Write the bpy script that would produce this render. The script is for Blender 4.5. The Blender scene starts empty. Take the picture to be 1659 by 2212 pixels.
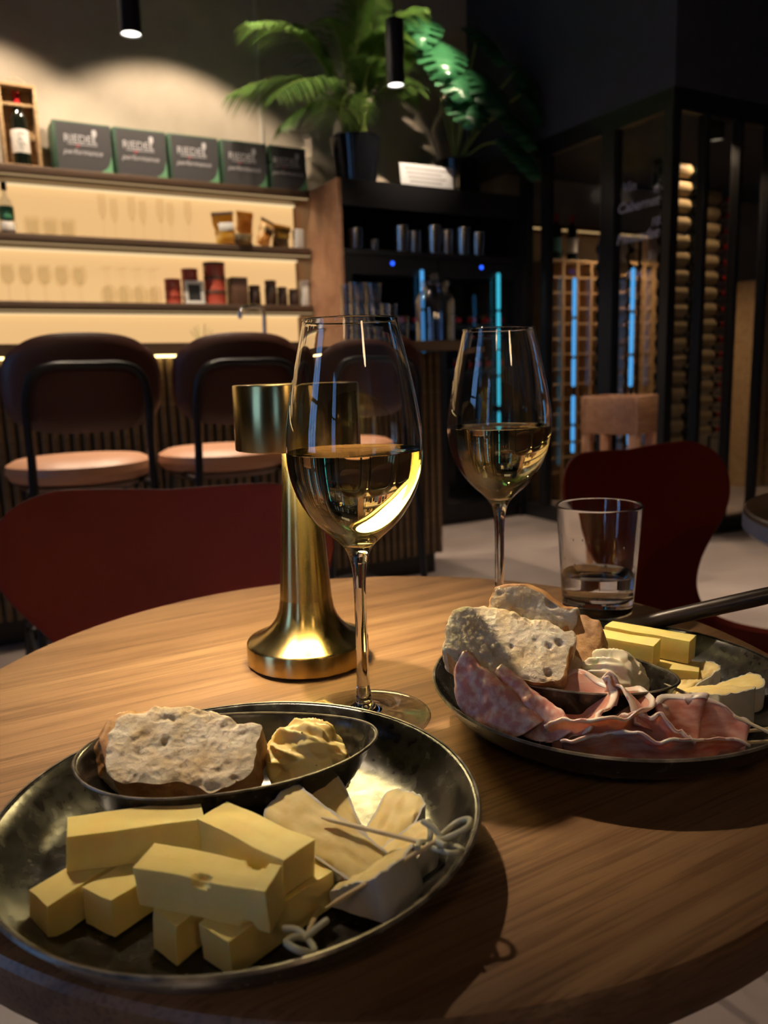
import bpy, bmesh, math, random
from mathutils import Vector, Matrix, noise

scene = bpy.context.scene
COL = scene.collection
PI = math.pi

# ------------------------------------------------------------------ camera
FPX, PITCH, ROLL, CAM_Z = 1700.0, math.atan((1106 - 805) / 1700.0), 0.03, 0.955
cam_d = bpy.data.cameras.new('camera')
cam = bpy.data.objects.new('camera', cam_d)
COL.objects.link(cam)
fw = Vector((0, math.cos(PITCH), -math.sin(PITCH)))
up0 = Vector((0, math.sin(PITCH), math.cos(PITCH)))
rt0 = Vector((1, 0, 0))
cu = up0 * math.cos(ROLL) + rt0 * math.sin(ROLL)
cr = rt0 * math.cos(ROLL) - up0 * math.sin(ROLL)
M = Matrix((cr, cu, -fw)).transposed().to_4x4()
M.translation = Vector((0, 0, CAM_Z))
cam.matrix_world = M
cam_d.sensor_fit = 'VERTICAL'
cam_d.sensor_height = 36.0
cam_d.lens = FPX / 2212 * 36.0
cam_d.clip_start = 0.01
cam_d.dof.use_dof = True
cam_d.dof.focus_distance = 0.47
cam_d.dof.aperture_fstop = 9.5
scene.camera = cam

# ------------------------------------------------------------------ world, exposure
w = bpy.data.worlds.new('dusk_sky')
scene.world = w
w.use_nodes = True
bg = w.node_tree.nodes['Background']
bg.inputs[0].default_value = (0.24, 0.50, 1.0, 1)
bg.inputs[1].default_value = 3.4
vs = scene.view_settings
vs.view_transform = 'Standard'
vs.look = 'None'
vs.gamma = 1.0
vs.use_curve_mapping = False
vs.exposure = 0.0
scene.cycles.use_denoising = True
scene.cycles.max_bounces = 10
scene.cycles.diffuse_bounces = 3
scene.cycles.glossy_bounces = 4
scene.cycles.transmission_bounces = 10
scene.cycles.transparent_max_bounces = 14
scene.cycles.use_adaptive_sampling = True
scene.cycles.adaptive_threshold = 0.15
scene.cycles.adaptive_min_samples = 16
scene.cycles.use_light_tree = False
scene.cycles.blur_glossy = 0.5
scene.cycles.sample_clamp_indirect = 6.0

# ------------------------------------------------------------------ room frame: u along the bar wall, v into it
TH = math.radians(61)
U = Vector((math.sin(TH), math.cos(TH), 0))
V = Vector((-math.cos(TH), math.sin(TH), 0))
P0 = Vector((-1.8184, 4.0, 0))
RZ = math.atan2(U.y, U.x)


def BP(a, b, z=0.0):
    return P0 + U * a + V * b + Vector((0, 0, z))


def lamp_light(name, kind, loc, energy, color, **kw):
    d = bpy.data.lights.new(name, kind)
    d.energy = energy
    d.color = color
    for k, v_ in kw.items():
        setattr(d, k, v_)
    o = bpy.data.objects.new(name, d)
    o.location = loc
    COL.objects.link(o)
    return o


WARM = (1.0, 0.70, 0.42)
WARM2 = (1.0, 0.80, 0.58)


# ------------------------------------------------------------------ materials
MATS = {}


def nt(name):
    m = bpy.data.materials.new(name)
    m.use_nodes = True
    t = m.node_tree
    b = t.nodes['Principled BSDF']
    return m, t, b


def mat(name, col, rough=0.5, metal=0.0, col2=None, nscale=40, stretch=None, bump=0.0, bscale=200,
        bdist=0.001, spec=0.5, sss=0.0, sssr=0.003, rough2=None, ramp=(0.35, 0.65), coat=0.0, detail=4, trans=0.0):
    if name in MATS:
        return MATS[name]
    m, t, b = nt(name)
    L = t.links
    b.inputs['Base Color'].default_value = (*col, 1)
    b.inputs['Roughness'].default_value = rough
    b.inputs['Metallic'].default_value = metal
    b.inputs['Specular IOR Level'].default_value = spec
    b.inputs['Coat Weight'].default_value = coat
    b.inputs['Transmission Weight'].default_value = trans
    if sss:
        b.inputs['Subsurface Weight'].default_value = sss
        b.inputs['Subsurface Radius'].default_value = (1.0, 0.6, 0.35)
        b.inputs['Subsurface Scale'].default_value = sssr
    if col2 is not None or rough2 is not None or bump:
        tc = t.nodes.new('ShaderNodeTexCoord')
        mp = t.nodes.new('ShaderNodeMapping')
        L.new(tc.outputs['Object'], mp.inputs[0])
        if stretch:
            mp.inputs['Scale'].default_value = stretch
        if col2 is not None or rough2 is not None:
            n = t.nodes.new('ShaderNodeTexNoise')
            n.inputs['Scale'].default_value = nscale
            n.inputs['Detail'].default_value = detail
            L.new(mp.outputs[0], n.inputs['Vector'])
            r = t.nodes.new('ShaderNodeValToRGB')
            r.color_ramp.elements[0].position = ramp[0]
            r.color_ramp.elements[1].position = ramp[1]
            L.new(n.outputs['Fac'], r.inputs[0])
            if col2 is not None:
                r.color_ramp.elements[0].color = (*col, 1)
                r.color_ramp.elements[1].color = (*col2, 1)
                L.new(r.outputs[0], b.inputs['Base Color'])
            if rough2 is not None:
                mr = t.nodes.new('ShaderNodeMapRange')
                mr.inputs['To Min'].default_value = rough
                mr.inputs['To Max'].default_value = rough2
                L.new(n.outputs['Fac'], mr.inputs[0])
                L.new(mr.outputs[0], b.inputs['Roughness'])
        if bump:
            n2 = t.nodes.new('ShaderNodeTexNoise')
            n2.inputs['Scale'].default_value = bscale
            n2.inputs['Detail'].default_value = 5
            L.new(mp.outputs[0], n2.inputs['Vector'])
            bp = t.nodes.new('ShaderNodeBump')
            bp.inputs['Strength'].default_value = bump
            bp.inputs['Distance'].default_value = bdist
            L.new(n2.outputs['Fac'], bp.inputs['Height'])
            L.new(bp.outputs[0], b.inputs['Normal'])
    MATS[name] = m
    return m


def emit(name, col, strength, base=(0, 0, 0)):
    if name in MATS:
        return MATS[name]
    m, t, b = nt(name)
    b.inputs['Base Color'].default_value = (*base, 1)
    b.inputs['Emission Color'].default_value = (*col, 1)
    b.inputs['Emission Strength'].default_value = strength
    b.inputs['Roughness'].default_value = 0.5
    MATS[name] = m
    return m


def solid_glass(name, col=(1, 1, 1), ior=1.5, rough=0.0):
    m = bpy.data.materials.new(name)
    m.use_nodes = True
    t = m.node_tree
    t.nodes.clear()
    o = t.nodes.new('ShaderNodeOutputMaterial')
    g = t.nodes.new('ShaderNodeBsdfGlass')
    g.inputs['Color'].default_value = (*col, 1)
    g.inputs['IOR'].default_value = ior
    g.inputs['Roughness'].default_value = rough
    t.links.new(g.outputs[0], o.inputs[0])
    MATS[name] = m
    return m


def thin_glass(name, tint=(0.96, 0.97, 0.97), ior=1.5, boost=1.0):
    m = bpy.data.materials.new(name)
    m.use_nodes = True
    t = m.node_tree
    t.nodes.clear()
    o = t.nodes.new('ShaderNodeOutputMaterial')
    tr = t.nodes.new('ShaderNodeBsdfTransparent')
    tr.inputs[0].default_value = (*tint, 1)
    gl = t.nodes.new('ShaderNodeBsdfGlossy')
    gl.inputs['Roughness'].default_value = 0.02
    # Schlick reflectance from |N.I| so both faces of a sheet behave alike
    ge = t.nodes.new('ShaderNodeNewGeometry')
    dt = t.nodes.new('ShaderNodeVectorMath')
    dt.operation = 'DOT_PRODUCT'
    t.links.new(ge.outputs['Incoming'], dt.inputs[0])
    t.links.new(ge.outputs['Normal'], dt.inputs[1])
    prev = dt.outputs['Value']
    for op, val, swap in (('ABSOLUTE', None, 0), ('SUBTRACT', 1.0, 1), ('POWER', 5.0, 0), ('MULTIPLY', 0.96, 0), ('ADD', 0.04, 0)):
        fr = t.nodes.new('ShaderNodeMath')
        fr.operation = op
        t.links.new(prev, fr.inputs[1 if swap else 0])
        if val is not None:
            fr.inputs[0 if swap else 1].default_value = val
        prev = fr.outputs[0]
    mu = t.nodes.new('ShaderNodeMath')
    mu.operation = 'MULTIPLY'
    mu.use_clamp = True
    mu.inputs[1].default_value = boost
    mx = t.nodes.new('ShaderNodeMixShader')
    t.links.new(fr.outputs[0], mu.inputs[0])
    t.links.new(mu.outputs[0], mx.inputs[0])
    t.links.new(tr.outputs[0], mx.inputs[1])
    t.links.new(gl.outputs[0], mx.inputs[2])
    t.links.new(mx.outputs[0], o.inputs[0])
    MATS[name] = m
    return m


def wood(name, c1, c2, c3, rot=0.0, rough=0.42, gs=1.0, bump=0.15):
    m, t, b = nt(name)
    L = t.links
    tc = t.nodes.new('ShaderNodeTexCoord')
    mp = t.nodes.new('ShaderNodeMapping')
    mp.inputs['Rotation'].default_value = (0, 0, rot)
    L.new(tc.outputs['Object'], mp.inputs[0])
    m2 = t.nodes.new('ShaderNodeMapping')
    m2.inputs['Scale'].default_value = (1.6 * gs, 26 * gs, 26 * gs)
    L.new(mp.outputs[0], m2.inputs[0])
    n1 = t.nodes.new('ShaderNodeTexNoise')
    n1.inputs['Scale'].default_value = 1.6
    n1.inputs['Detail'].default_value = 6
    n1.inputs['Distortion'].default_value = 1.2
    L.new(m2.outputs[0], n1.inputs['Vector'])
    m3 = t.nodes.new('ShaderNodeMapping')
    m3.inputs['Scale'].default_value = (8 * gs, 300 * gs, 300 * gs)
    L.new(mp.outputs[0], m3.inputs[0])
    n2 = t.nodes.new('ShaderNodeTexNoise')
    n2.inputs['Scale'].default_value = 1.5
    n2.inputs['Detail'].default_value = 3
    L.new(m3.outputs[0], n2.inputs['Vector'])
    r = t.nodes.new('ShaderNodeValToRGB')
    e = r.color_ramp.elements
    e[0].position, e[0].color = 0.3, (*c1, 1)
    e[1].position, e[1].color = 0.72, (*c3, 1)
    x = e.new(0.5)
    x.color = (*c2, 1)
    L.new(n1.outputs['Fac'], r.inputs[0])
    r2 = t.nodes.new('ShaderNodeValToRGB')
    r2.color_ramp.elements[0].position, r2.color_ramp.elements[0].color = 0.36, (0.55, 0.5, 0.45, 1)
    r2.color_ramp.elements[1].position, r2.color_ramp.elements[1].color = 0.52, (1, 1, 1, 1)
    L.new(n2.outputs['Fac'], r2.inputs[0])
    mx = t.nodes.new('ShaderNodeMix')
    mx.data_type = 'RGBA'
    mx.blend_type = 'MULTIPLY'
    mx.inputs['Factor'].default_value = 0.75
    L.new(r.outputs[0], mx.inputs[6])
    L.new(r2.outputs[0], mx.inputs[7])
    L.new(mx.outputs[2], b.inputs['Base Color'])
    b.inputs['Roughness'].default_value = rough
    bp = t.nodes.new('ShaderNodeBump')
    bp.inputs['Strength'].default_value = bump
    bp.inputs['Distance'].default_value = 0.0006
    L.new(n2.outputs['Fac'], bp.inputs['Height'])
    L.new(bp.outputs[0], b.inputs['Normal'])
    MATS[name] = m
    return m


# room
m_wall = mat('plaster_wall', (0.37, 0.315, 0.245), 0.85, col2=(0.42, 0.36, 0.285), nscale=6, bump=0.05, bscale=60)
m_trim = mat('trim_paint', (0.48, 0.44, 0.37), 0.7)
m_navy = mat('navy_paint', (0.045, 0.052, 0.07), 0.75, col2=(0.052, 0.06, 0.08), nscale=5)
m_dark = mat('dark_room_paint', (0.06, 0.058, 0.06), 0.85)
m_ceil = mat('black_ceiling', (0.02, 0.02, 0.022), 0.9)
m_floor = mat('polished_screed', (0.36, 0.29, 0.265), 0.28, col2=(0.43, 0.35, 0.32), nscale=3, rough2=0.45, bump=0.03, bscale=15)
m_black = mat('black_metal', (0.012, 0.012, 0.014), 0.35, spec=0.4)
m_blackwood = mat('black_cabinet', (0.010, 0.010, 0.012), 0.45)
m_fridge_in = mat('fridge_liner', (0.02, 0.022, 0.028), 0.5)
m_shelf = mat('bronze_shelf', (0.11, 0.068, 0.045), 0.38, metal=0.25)
m_copper = wood('walnut_panel', (0.27, 0.125, 0.07), (0.32, 0.16, 0.09), (0.37, 0.19, 0.11), rot=0, gs=0.25, rough=0.4)
m_copper.node_tree.nodes['Principled BSDF'].inputs['Roughness'].default_value = 0.42
m_slat = wood('slat_wood', (0.10, 0.065, 0.03), (0.15, 0.095, 0.045), (0.2, 0.13, 0.07), gs=0.3, rough=0.5)
m_counter = mat('dark_counter', (0.03, 0.026, 0.023), 0.22, col2=(0.05, 0.043, 0.036), nscale=20)
m_counter_edge = mat('counter_edge', (0.13, 0.09, 0.055), 0.4)
m_pine = wood('pine_wood', (0.42, 0.26, 0.12), (0.52, 0.33, 0.16), (0.6, 0.42, 0.22), gs=0.5, rough=0.55)
m_oakred = wood('red_oak', (0.36, 0.17, 0.09), (0.43, 0.22, 0.12), (0.5, 0.27, 0.16), gs=0.5, rough=0.5)
m_table = wood('oak_table', (0.15, 0.078, 0.036), (0.21, 0.114, 0.055), (0.275, 0.16, 0.081), rot=-math.radians(30), rough=0.36, bump=0.25)
m_table_edge = mat('table_edge', (0.13, 0.08, 0.06), 0.32, col2=(0.17, 0.1, 0.075), nscale=30, stretch=(1, 1, 8))
m_grey_edge = mat('grey_table_edge', (0.3, 0.3, 0.33), 0.35)
m_leather = mat('brown_leather', (0.085, 0.03, 0.02), 0.42, bump=0.12, bscale=500, bdist=0.0005)
m_tan = mat('tan_leather', (0.48, 0.22, 0.12), 0.45, bump=0.12, bscale=500, bdist=0.0005)
m_redchair = mat('oxblood_lacquer', (0.20, 0.020, 0.008), 0.55, spec=0.25)
m_steel = mat('brushed_steel', (0.55, 0.54, 0.52), 0.2, metal=1.0)
m_chrome = mat('chrome', (0.8, 0.8, 0.82), 0.08, metal=1.0)
m_brass, bt, bb = nt('brushed_brass')
bb.inputs['Base Color'].default_value = (0.56, 0.42, 0.165, 1)
bb.inputs['Metallic'].default_value = 1.0
bb.inputs['Roughness'].default_value = 0.25
bb.inputs['Anisotropic'].default_value = 0.85
bb.inputs['Anisotropic Rotation'].default_value = 0.25
_tg = bt.nodes.new('ShaderNodeTangent')
_tg.direction_type = 'RADIAL'
_tg.axis = 'Z'
bt.links.new(_tg.outputs[0], bb.inputs['Tangent'])
_tc = bt.nodes.new('ShaderNodeTexCoord')
_mp = bt.nodes.new('ShaderNodeMapping')
_mp.inputs['Scale'].default_value = (40, 40, 4000)
_nn = bt.nodes.new('ShaderNodeTexNoise')
_nn.inputs['Scale'].default_value = 1
bt.links.new(_tc.outputs['Object'], _mp.inputs[0])
bt.links.new(_mp.outputs[0], _nn.inputs['Vector'])
_mr = bt.nodes.new('ShaderNodeMapRange')
_mr.inputs['To Min'].default_value = 0.24
_mr.inputs['To Max'].default_value = 0.29
bt.links.new(_nn.outputs['Fac'], _mr.inputs[0])
m_glass = solid_glass('clear_glass', ior=1.5)
m_wine = solid_glass('white_wine', (1.0, 0.955, 0.74), 1.34)
m_water = solid_glass('still_water', (0.98, 0.99, 1.0), 1.33)
m_pane = thin_glass('pane_glass', (0.93, 0.94, 0.95), boost=1.0)
m_thin = thin_glass('thin_shelf_glass', (0.985, 0.98, 0.965), boost=0.5)
m_foot = thin_glass('foot_glass', (0.985, 0.985, 0.98), boost=2.2)
m_jar = thin_glass('jar_glass', (0.88, 0.9, 0.92), boost=2.5)
m_ceramic, ct, cb = nt('dark_glaze')
cb.inputs['Base Color'].default_value = (0.045, 0.040, 0.030, 1)
cb.inputs['Metallic'].default_value = 0.05
cb.inputs['Specular IOR Level'].default_value = 0.38
_tc = ct.nodes.new('ShaderNodeTexCoord')
_n1 = ct.nodes.new('ShaderNodeTexNoise')
_n1.inputs['Scale'].default_value = 120
_n1.inputs['Detail'].default_value = 2
_n2 = ct.nodes.new('ShaderNodeTexVoronoi')
_n2.inputs['Scale'].default_value = 130
_r = ct.nodes.new('ShaderNodeValToRGB')
_r.color_ramp.elements[0].position, _r.color_ramp.elements[0].color = 0.40, (0.014, 0.012, 0.010, 1)
_r.color_ramp.elements[1].position, _r.color_ramp.elements[1].color = 0.66, (0.035, 0.032, 0.026, 1)
ct.links.new(_tc.outputs['Object'], _n1.inputs['Vector'])
ct.links.new(_tc.outputs['Object'], _n2.inputs['Vector'])
ct.links.new(_n1.outputs['Fac'], _r.inputs[0])
ct.links.new(_r.outputs[0], cb.inputs['Base Color'])
_mr = ct.nodes.new('ShaderNodeMapRange')
_mr.inputs['To Min'].default_value = 0.17
_mr.inputs['To Max'].default_value = 0.33
ct.links.new(_n1.outputs['Fac'], _mr.inputs[0])
ct.links.new(_mr.outputs[0], cb.inputs['Roughness'])
_bp = ct.nodes.new('ShaderNodeBump')
_bp.inputs['Strength'].default_value = 0.2
_bp.inputs['Distance'].default_value = 0.0006
ct.links.new(_n2.outputs['Distance'], _bp.inputs['Height'])
ct.links.new(_bp.outputs[0], cb.inputs['Normal'])
m_rim = mat('worn_rim', (0.06, 0.052, 0.042), 0.3, metal=0.3, col2=(0.22, 0.19, 0.15), nscale=120)
m_crumb, kt, kb = nt('bread_crumb')
kb.inputs['Roughness'].default_value = 0.85
kb.inputs['Specular IOR Level'].default_value = 0.2
kb.inputs['Subsurface Weight'].default_value = 0.2
kb.inputs['Subsurface Radius'].default_value = (1, 0.7, 0.4)
kb.inputs['Subsurface Scale'].default_value = 0.002
_tc = kt.nodes.new('ShaderNodeTexCoord')
_n1 = kt.nodes.new('ShaderNodeTexNoise')
_n1.inputs['Scale'].default_value = 60
_n1.inputs['Detail'].default_value = 5
_n3 = kt.nodes.new('ShaderNodeTexNoise')
_n3.inputs['Scale'].default_value = 260
_n3.inputs['Detail'].default_value = 6
_n3.inputs['Roughness'].default_value = 0.7
_n3.inputs['Distortion'].default_value = 1.5
_vo = kt.nodes.new('ShaderNodeTexVoronoi')
_vo.inputs['Scale'].default_value = 330
_r = kt.nodes.new('ShaderNodeValToRGB')
_r.color_ramp.elements[0].position, _r.color_ramp.elements[0].color = 0.35, (0.66, 0.51, 0.31, 1)
_r.color_ramp.elements[1].position, _r.color_ramp.elements[1].color = 0.62, (0.84, 0.75, 0.60, 1)
_ad = kt.nodes.new('ShaderNodeMath')
_ad.operation = 'MULTIPLY_ADD'
_ad.inputs[1].default_value = 0.55
_bp = kt.nodes.new('ShaderNodeBump')
_bp.inputs['Strength'].default_value = 0.9
_bp.inputs['Distance'].default_value = 0.0016
for _x in (_n1, _n3, _vo):
    kt.links.new(_tc.outputs['Object'], _x.inputs['Vector'])
kt.links.new(_n1.outputs['Fac'], _r.inputs[0])
kt.links.new(_r.outputs[0], kb.inputs['Base Color'])
kt.links.new(_vo.outputs['Distance'], _ad.inputs[0])
kt.links.new(_n3.outputs['Fac'], _ad.inputs[2])
kt.links.new(_ad.outputs[0], _bp.inputs['Height'])
kt.links.new(_bp.outputs[0], kb.inputs['Normal'])
m_crust = mat('bread_crust', (0.30, 0.13, 0.045), 0.6, col2=(0.55, 0.31, 0.12), nscale=130, bump=0.5, bscale=700, bdist=0.0006)
m_cheese = mat('semi_hard_cheese', (0.84, 0.66, 0.22), 0.5, spec=0.2, col2=(0.88, 0.72, 0.29), nscale=60, sss=0.35, sssr=0.006, bump=0.08, bscale=300)
m_brie = mat('brie_paste', (0.70, 0.54, 0.22), 0.55, spec=0.15, col2=(0.77, 0.63, 0.32), nscale=120, sss=0.3, sssr=0.005, bump=0.2, bscale=220, bdist=0.0008)
m_rind = mat('brie_rind', (0.56, 0.53, 0.48), 0.85, spec=0.15, col2=(0.60, 0.575, 0.53), nscale=180, bump=0.25, bscale=500, bdist=0.0005, sss=0.15)
m_butter = mat('herb_butter', (0.80, 0.62, 0.22), 0.35, col2=(0.86, 0.72, 0.34), nscale=50, sss=0.3, sssr=0.004, bump=0.1, bscale=300)
m_butter2 = mat('pale_butter', (0.86, 0.76, 0.50), 0.33, col2=(0.93, 0.87, 0.68), nscale=60, sss=0.3, sssr=0.004, bump=0.12, bscale=300)
m_herb = mat('herb_fleck', (0.12, 0.10, 0.03), 0.7)
m_salami = mat('salami', (0.60, 0.26, 0.22), 0.3, col2=(0.84, 0.64, 0.57), nscale=190, ramp=(0.42, 0.66), sss=0.2, sssr=0.003, bump=0.15, bscale=400)
m_ham = mat('cured_ham', (0.62, 0.22, 0.15), 0.32, col2=(0.76, 0.42, 0.33), nscale=55, stretch=(1, 1, 3), sss=0.35, sssr=0.006, bump=0.12, bscale=350)
m_ham2 = mat('cured_ham_dark', (0.45, 0.15, 0.11), 0.36, col2=(0.68, 0.40, 0.33), nscale=70, stretch=(1, 1, 3), sss=0.3, sssr=0.005, bump=0.15, bscale=350)
m_fat = mat('ham_fat', (0.80, 0.60, 0.52), 0.35, col2=(0.88, 0.74, 0.66), nscale=80, sss=0.4, sssr=0.005)
m_bamboo = mat('bamboo', (0.55, 0.42, 0.22), 0.5, col2=(0.64, 0.52, 0.3), nscale=60, stretch=(1, 1, 1))
m_greenbamboo = mat('green_bamboo', (0.45, 0.44, 0.30), 0.45, col2=(0.55, 0.55, 0.42), nscale=80)
m_handle = mat('dark_handle', (0.022, 0.014, 0.012), 0.35, col2=(0.035, 0.022, 0.018), nscale=40)
m_leaf = mat('palm_leaf', (0.055, 0.125, 0.022), 0.4, col2=(0.12, 0.21, 0.045), nscale=10, sss=0.1)
m_leafstem = mat('palm_stem', (0.26, 0.34, 0.08), 0.5)
m_monstera = mat('monstera_leaf', (0.018, 0.085, 0.035), 0.3, col2=(0.03, 0.13, 0.05), nscale=12)
m_trunk = mat('pale_trunk', (0.42, 0.34, 0.24), 0.8, col2=(0.55, 0.46, 0.34), nscale=40)
m_pot = mat('black_glazed_pot', (0.008, 0.009, 0.012), 0.1)
m_soil = mat('soil', (0.03, 0.02, 0.013), 0.9)
m_card = mat('white_card', (0.62, 0.62, 0.64), 0.6)
m_boxgrey = mat('charcoal_carton', (0.055, 0.052, 0.055), 0.55)
m_boxgreen = mat('green_carton', (0.035, 0.085, 0.05), 0.5)
m_corner = mat('leaf_green_print', (0.14, 0.34, 0.18), 0.5)
m_ink = mat('silver_ink', (0.55, 0.53, 0.55), 0.4)
m_redink = mat('red_ink', (0.45, 0.03, 0.06), 0.5)
m_blackink = mat('black_ink', (0.02, 0.02, 0.02), 0.5)
m_bottle = mat('dark_bottle', (0.006, 0.008, 0.005), 0.08, spec=0.6)
m_bottle2 = mat('green_bottle', (0.02, 0.05, 0.02), 0.1)
m_label = mat('paper_label', (0.72, 0.68, 0.62), 0.6)
m_label_glint = mat('label_highlight', (0.42, 0.31, 0.17), 0.4)  # label colour also imitates golden highlights on the rack bottles
m_redfoil = mat('red_capsule', (0.45, 0.01, 0.015), 0.35)
m_goldfoil = mat('pale_capsule', (0.50, 0.40, 0.22), 0.35, metal=0.5)
m_greenlabel = mat('green_label', (0.08, 0.30, 0.16), 0.5)
m_redtin = mat('red_tin', (0.36, 0.05, 0.025), 0.4)
m_browntin = mat('brown_tin', (0.045, 0.022, 0.014), 0.4)
m_browncard = mat('brown_carton', (0.12, 0.055, 0.03), 0.6)
m_bagyellow = mat('yellow_bag', (0.92, 0.62, 0.08), 0.35, col2=(0.92, 0.72, 0.3), nscale=20)
m_bagorange = mat('orange_bag', (0.75, 0.42, 0.12), 0.35, col2=(0.88, 0.70, 0.38), nscale=20)
m_bagdark = mat('dark_bag', (0.10, 0.07, 0.045), 0.35, col2=(0.5, 0.38, 0.18), nscale=18)
m_white = mat('white_plastic', (0.7, 0.68, 0.64), 0.4)
m_chalk = emit('chalk_pen', (0.45, 0.5, 0.75), 0.06, (0.50, 0.52, 0.70))
MATS['chalk_pen'].node_tree.nodes['Principled BSDF'].inputs['Emission Strength'].default_value = 0.0
m_panel = emit('backlit_panel', (1.0, 0.60, 0.25), 0.80, (0.5, 0.4, 0.25))
m_led = emit('led_strip', (1.0, 0.72, 0.38), 1.0)
m_shelf_fill = emit('shelf_front_fill', (1.0, 0.66, 0.32), 0.45)
m_led_dim = emit('led_strip_dim', (1.0, 0.62, 0.25), 0.5)
m_reflect_blue = emit('blue_reflection_glow', (0.10, 0.45, 0.95), 0.85)  # emission imitates bluish light reflected by the glass
m_reflect_cyan = emit('cyan_reflection_glow', (0.06, 0.62, 0.85), 0.85)
m_blue = emit('blue_indicator', (0.02, 0.10, 1.0), 2.5)
m_spotface = emit('spot_lens', (1.0, 0.95, 0.85), 4.0)
m_spotdim = emit('dim_spot_lens', (1.0, 0.8, 0.55), 0.25)
m_lampled = emit('lamp_diffuser', (1.0, 0.80, 0.36), 75.0)


def make_translucent(m, k):
    t = m.node_tree
    out = t.nodes['Material Output']
    b = t.nodes['Principled BSDF']
    tr = t.nodes.new('ShaderNodeBsdfTranslucent')
    src = b.inputs['Base Color']
    if src.is_linked:
        t.links.new(src.links[0].from_socket, tr.inputs['Color'])
    else:
        tr.inputs['Color'].default_value = src.default_value
    mx = t.nodes.new('ShaderNodeMixShader')
    mx.inputs[0].default_value = k
    t.links.new(b.outputs[0], mx.inputs[1])
    t.links.new(tr.outputs[0], mx.inputs[2])
    t.links.new(mx.outputs[0], out.inputs[0])


for _m in (m_bagyellow, m_bagorange, m_bagdark):
    make_translucent(_m, 0.6)
for _m in (m_leaf, m_monstera):
    make_translucent(_m, 0.25)

# ------------------------------------------------------------------ mesh helpers
def link_mesh(name, bm, m, parent=None, loc=None, rot=None, smooth=True, ang=35):
    me = bpy.data.meshes.new(name)
    bmesh.ops.recalc_face_normals(bm, faces=bm.faces)
    bm.to_mesh(me)
    bm.free()
    if isinstance(m, (list, tuple)):
        for x in m:
            me.materials.append(x)
    else:
        me.materials.append(m)
    if smooth:
        me.polygons.foreach_set('use_smooth', [True] * len(me.polygons))
        me.set_sharp_from_angle(angle=math.radians(ang))
    o = bpy.data.objects.new(name, me)
    COL.objects.link(o)
    if parent:
        o.parent = parent
    if loc is not None:
        o.location = loc
    if rot is not None:
        o.rotation_euler = rot
    return o


def bm_new():
    return bmesh.new()


def add_box(bm, x0, x1, y0, y1, z0, z1, bev=0.0, seg=2, mi=0):
    r = bmesh.ops.create_cube(bm, size=1)
    vsx = r['verts']
    for v_ in vsx:
        v_.co = Vector(((x0 + x1) / 2 + v_.co.x * (x1 - x0), (y0 + y1) / 2 + v_.co.y * (y1 - y0), (z0 + z1) / 2 + v_.co.z * (z1 - z0)))
    fs = list({f for v_ in vsx for f in v_.link_faces})
    for f in fs:
        f.material_index = mi
    if bev > 0:
        es = list({e for v_ in vsx for e in v_.link_edges})
        bmesh.ops.bevel(bm, geom=es, offset=bev, segments=seg, profile=0.5, affect='EDGES')
    return bm


def box(name, x0, x1, y0, y1, z0, z1, m, parent=None, bev=0.0, loc=None, rot=None, seg=2):
    bm = bm_new()
    add_box(bm, x0, x1, y0, y1, z0, z1, bev, seg)
    return link_mesh(name, bm, m, parent, loc, rot)


def add_lathe(bm, prof, n=48, closed=False, center=(0, 0), sx=1.0, sy=1.0):
    rings = []
    for r, z in prof:
        if r < 1e-7:
            rings.append([bm.verts.new((center[0], center[1], z))])
        else:
            rings.append([bm.verts.new((center[0] + sx * r * math.cos(2 * PI * k / n), center[1] + sy * r * math.sin(2 * PI * k / n), z)) for k in range(n)])
    pairs = list(zip(rings[:-1], rings[1:]))
    if closed:
        pairs.append((rings[-1], rings[0]))
    for A, B in pairs:
        for k in range(n):
            k2 = (k + 1) % n
            if len(A) == 1 and len(B) == 1:
                continue
            if len(A) == 1:
                bm.faces.new((A[0], B[k2], B[k]))
            elif len(B) == 1:
                bm.faces.new((A[k], A[k2], B[0]))
            else:
                bm.faces.new((A[k], A[k2], B[k2], B[k]))
    return bm


def lathe(name, prof, m, parent=None, n=48, closed=False, loc=None, rot=None, ang=35):
    bm = bm_new()
    add_lathe(bm, prof, n, closed)
    return link_mesh(name, bm, m, parent, loc, rot, ang=ang)


def add_tube(bm, pts, r, n=10, closed=False, caps=True):
    pts = [Vector(p) for p in pts]
    N = len(pts)
    rr = r if isinstance(r, (list, tuple)) else [r] * N
    rings = []
    prev = None
    for i, p in enumerate(pts):
        if closed:
            t = (pts[(i + 1) % N] - pts[i - 1]).normalized()
        elif i == 0:
            t = (pts[1] - p).normalized()
        elif i == N - 1:
            t = (p - pts[i - 1]).normalized()
        else:
            t = (pts[i + 1] - pts[i - 1]).normalized()
        if prev is None:
            ref = Vector((0, 0, 1)) if abs(t.z) < 0.9 else Vector((1, 0, 0))
            nx = t.cross(ref).normalized()
        else:
            nx = (prev - t * prev.dot(t)).normalized()
        prev = nx
        ny = t.cross(nx)
        rings.append([bm.verts.new(p + nx * rr[i] * math.cos(2 * PI * k / n) + ny * rr[i] * math.sin(2 * PI * k / n)) for k in range(n)])
    rng = range(N) if closed else range(N - 1)
    for i in rng:
        A, B = rings[i], rings[(i + 1) % N]
        for k in range(n):
            bm.faces.new((A[k], A[(k + 1) % n], B[(k + 1) % n], B[k]))
    if caps and not closed:
        bm.faces.new(rings[0][::-1])
        bm.faces.new(rings[-1])
    return bm


def tube(name, pts, r, m, parent=None, n=10, closed=False, loc=None, rot=None):
    bm = bm_new()
    add_tube(bm, pts, r, n, closed)
    return link_mesh(name, bm, m, parent, loc, rot)


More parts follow.
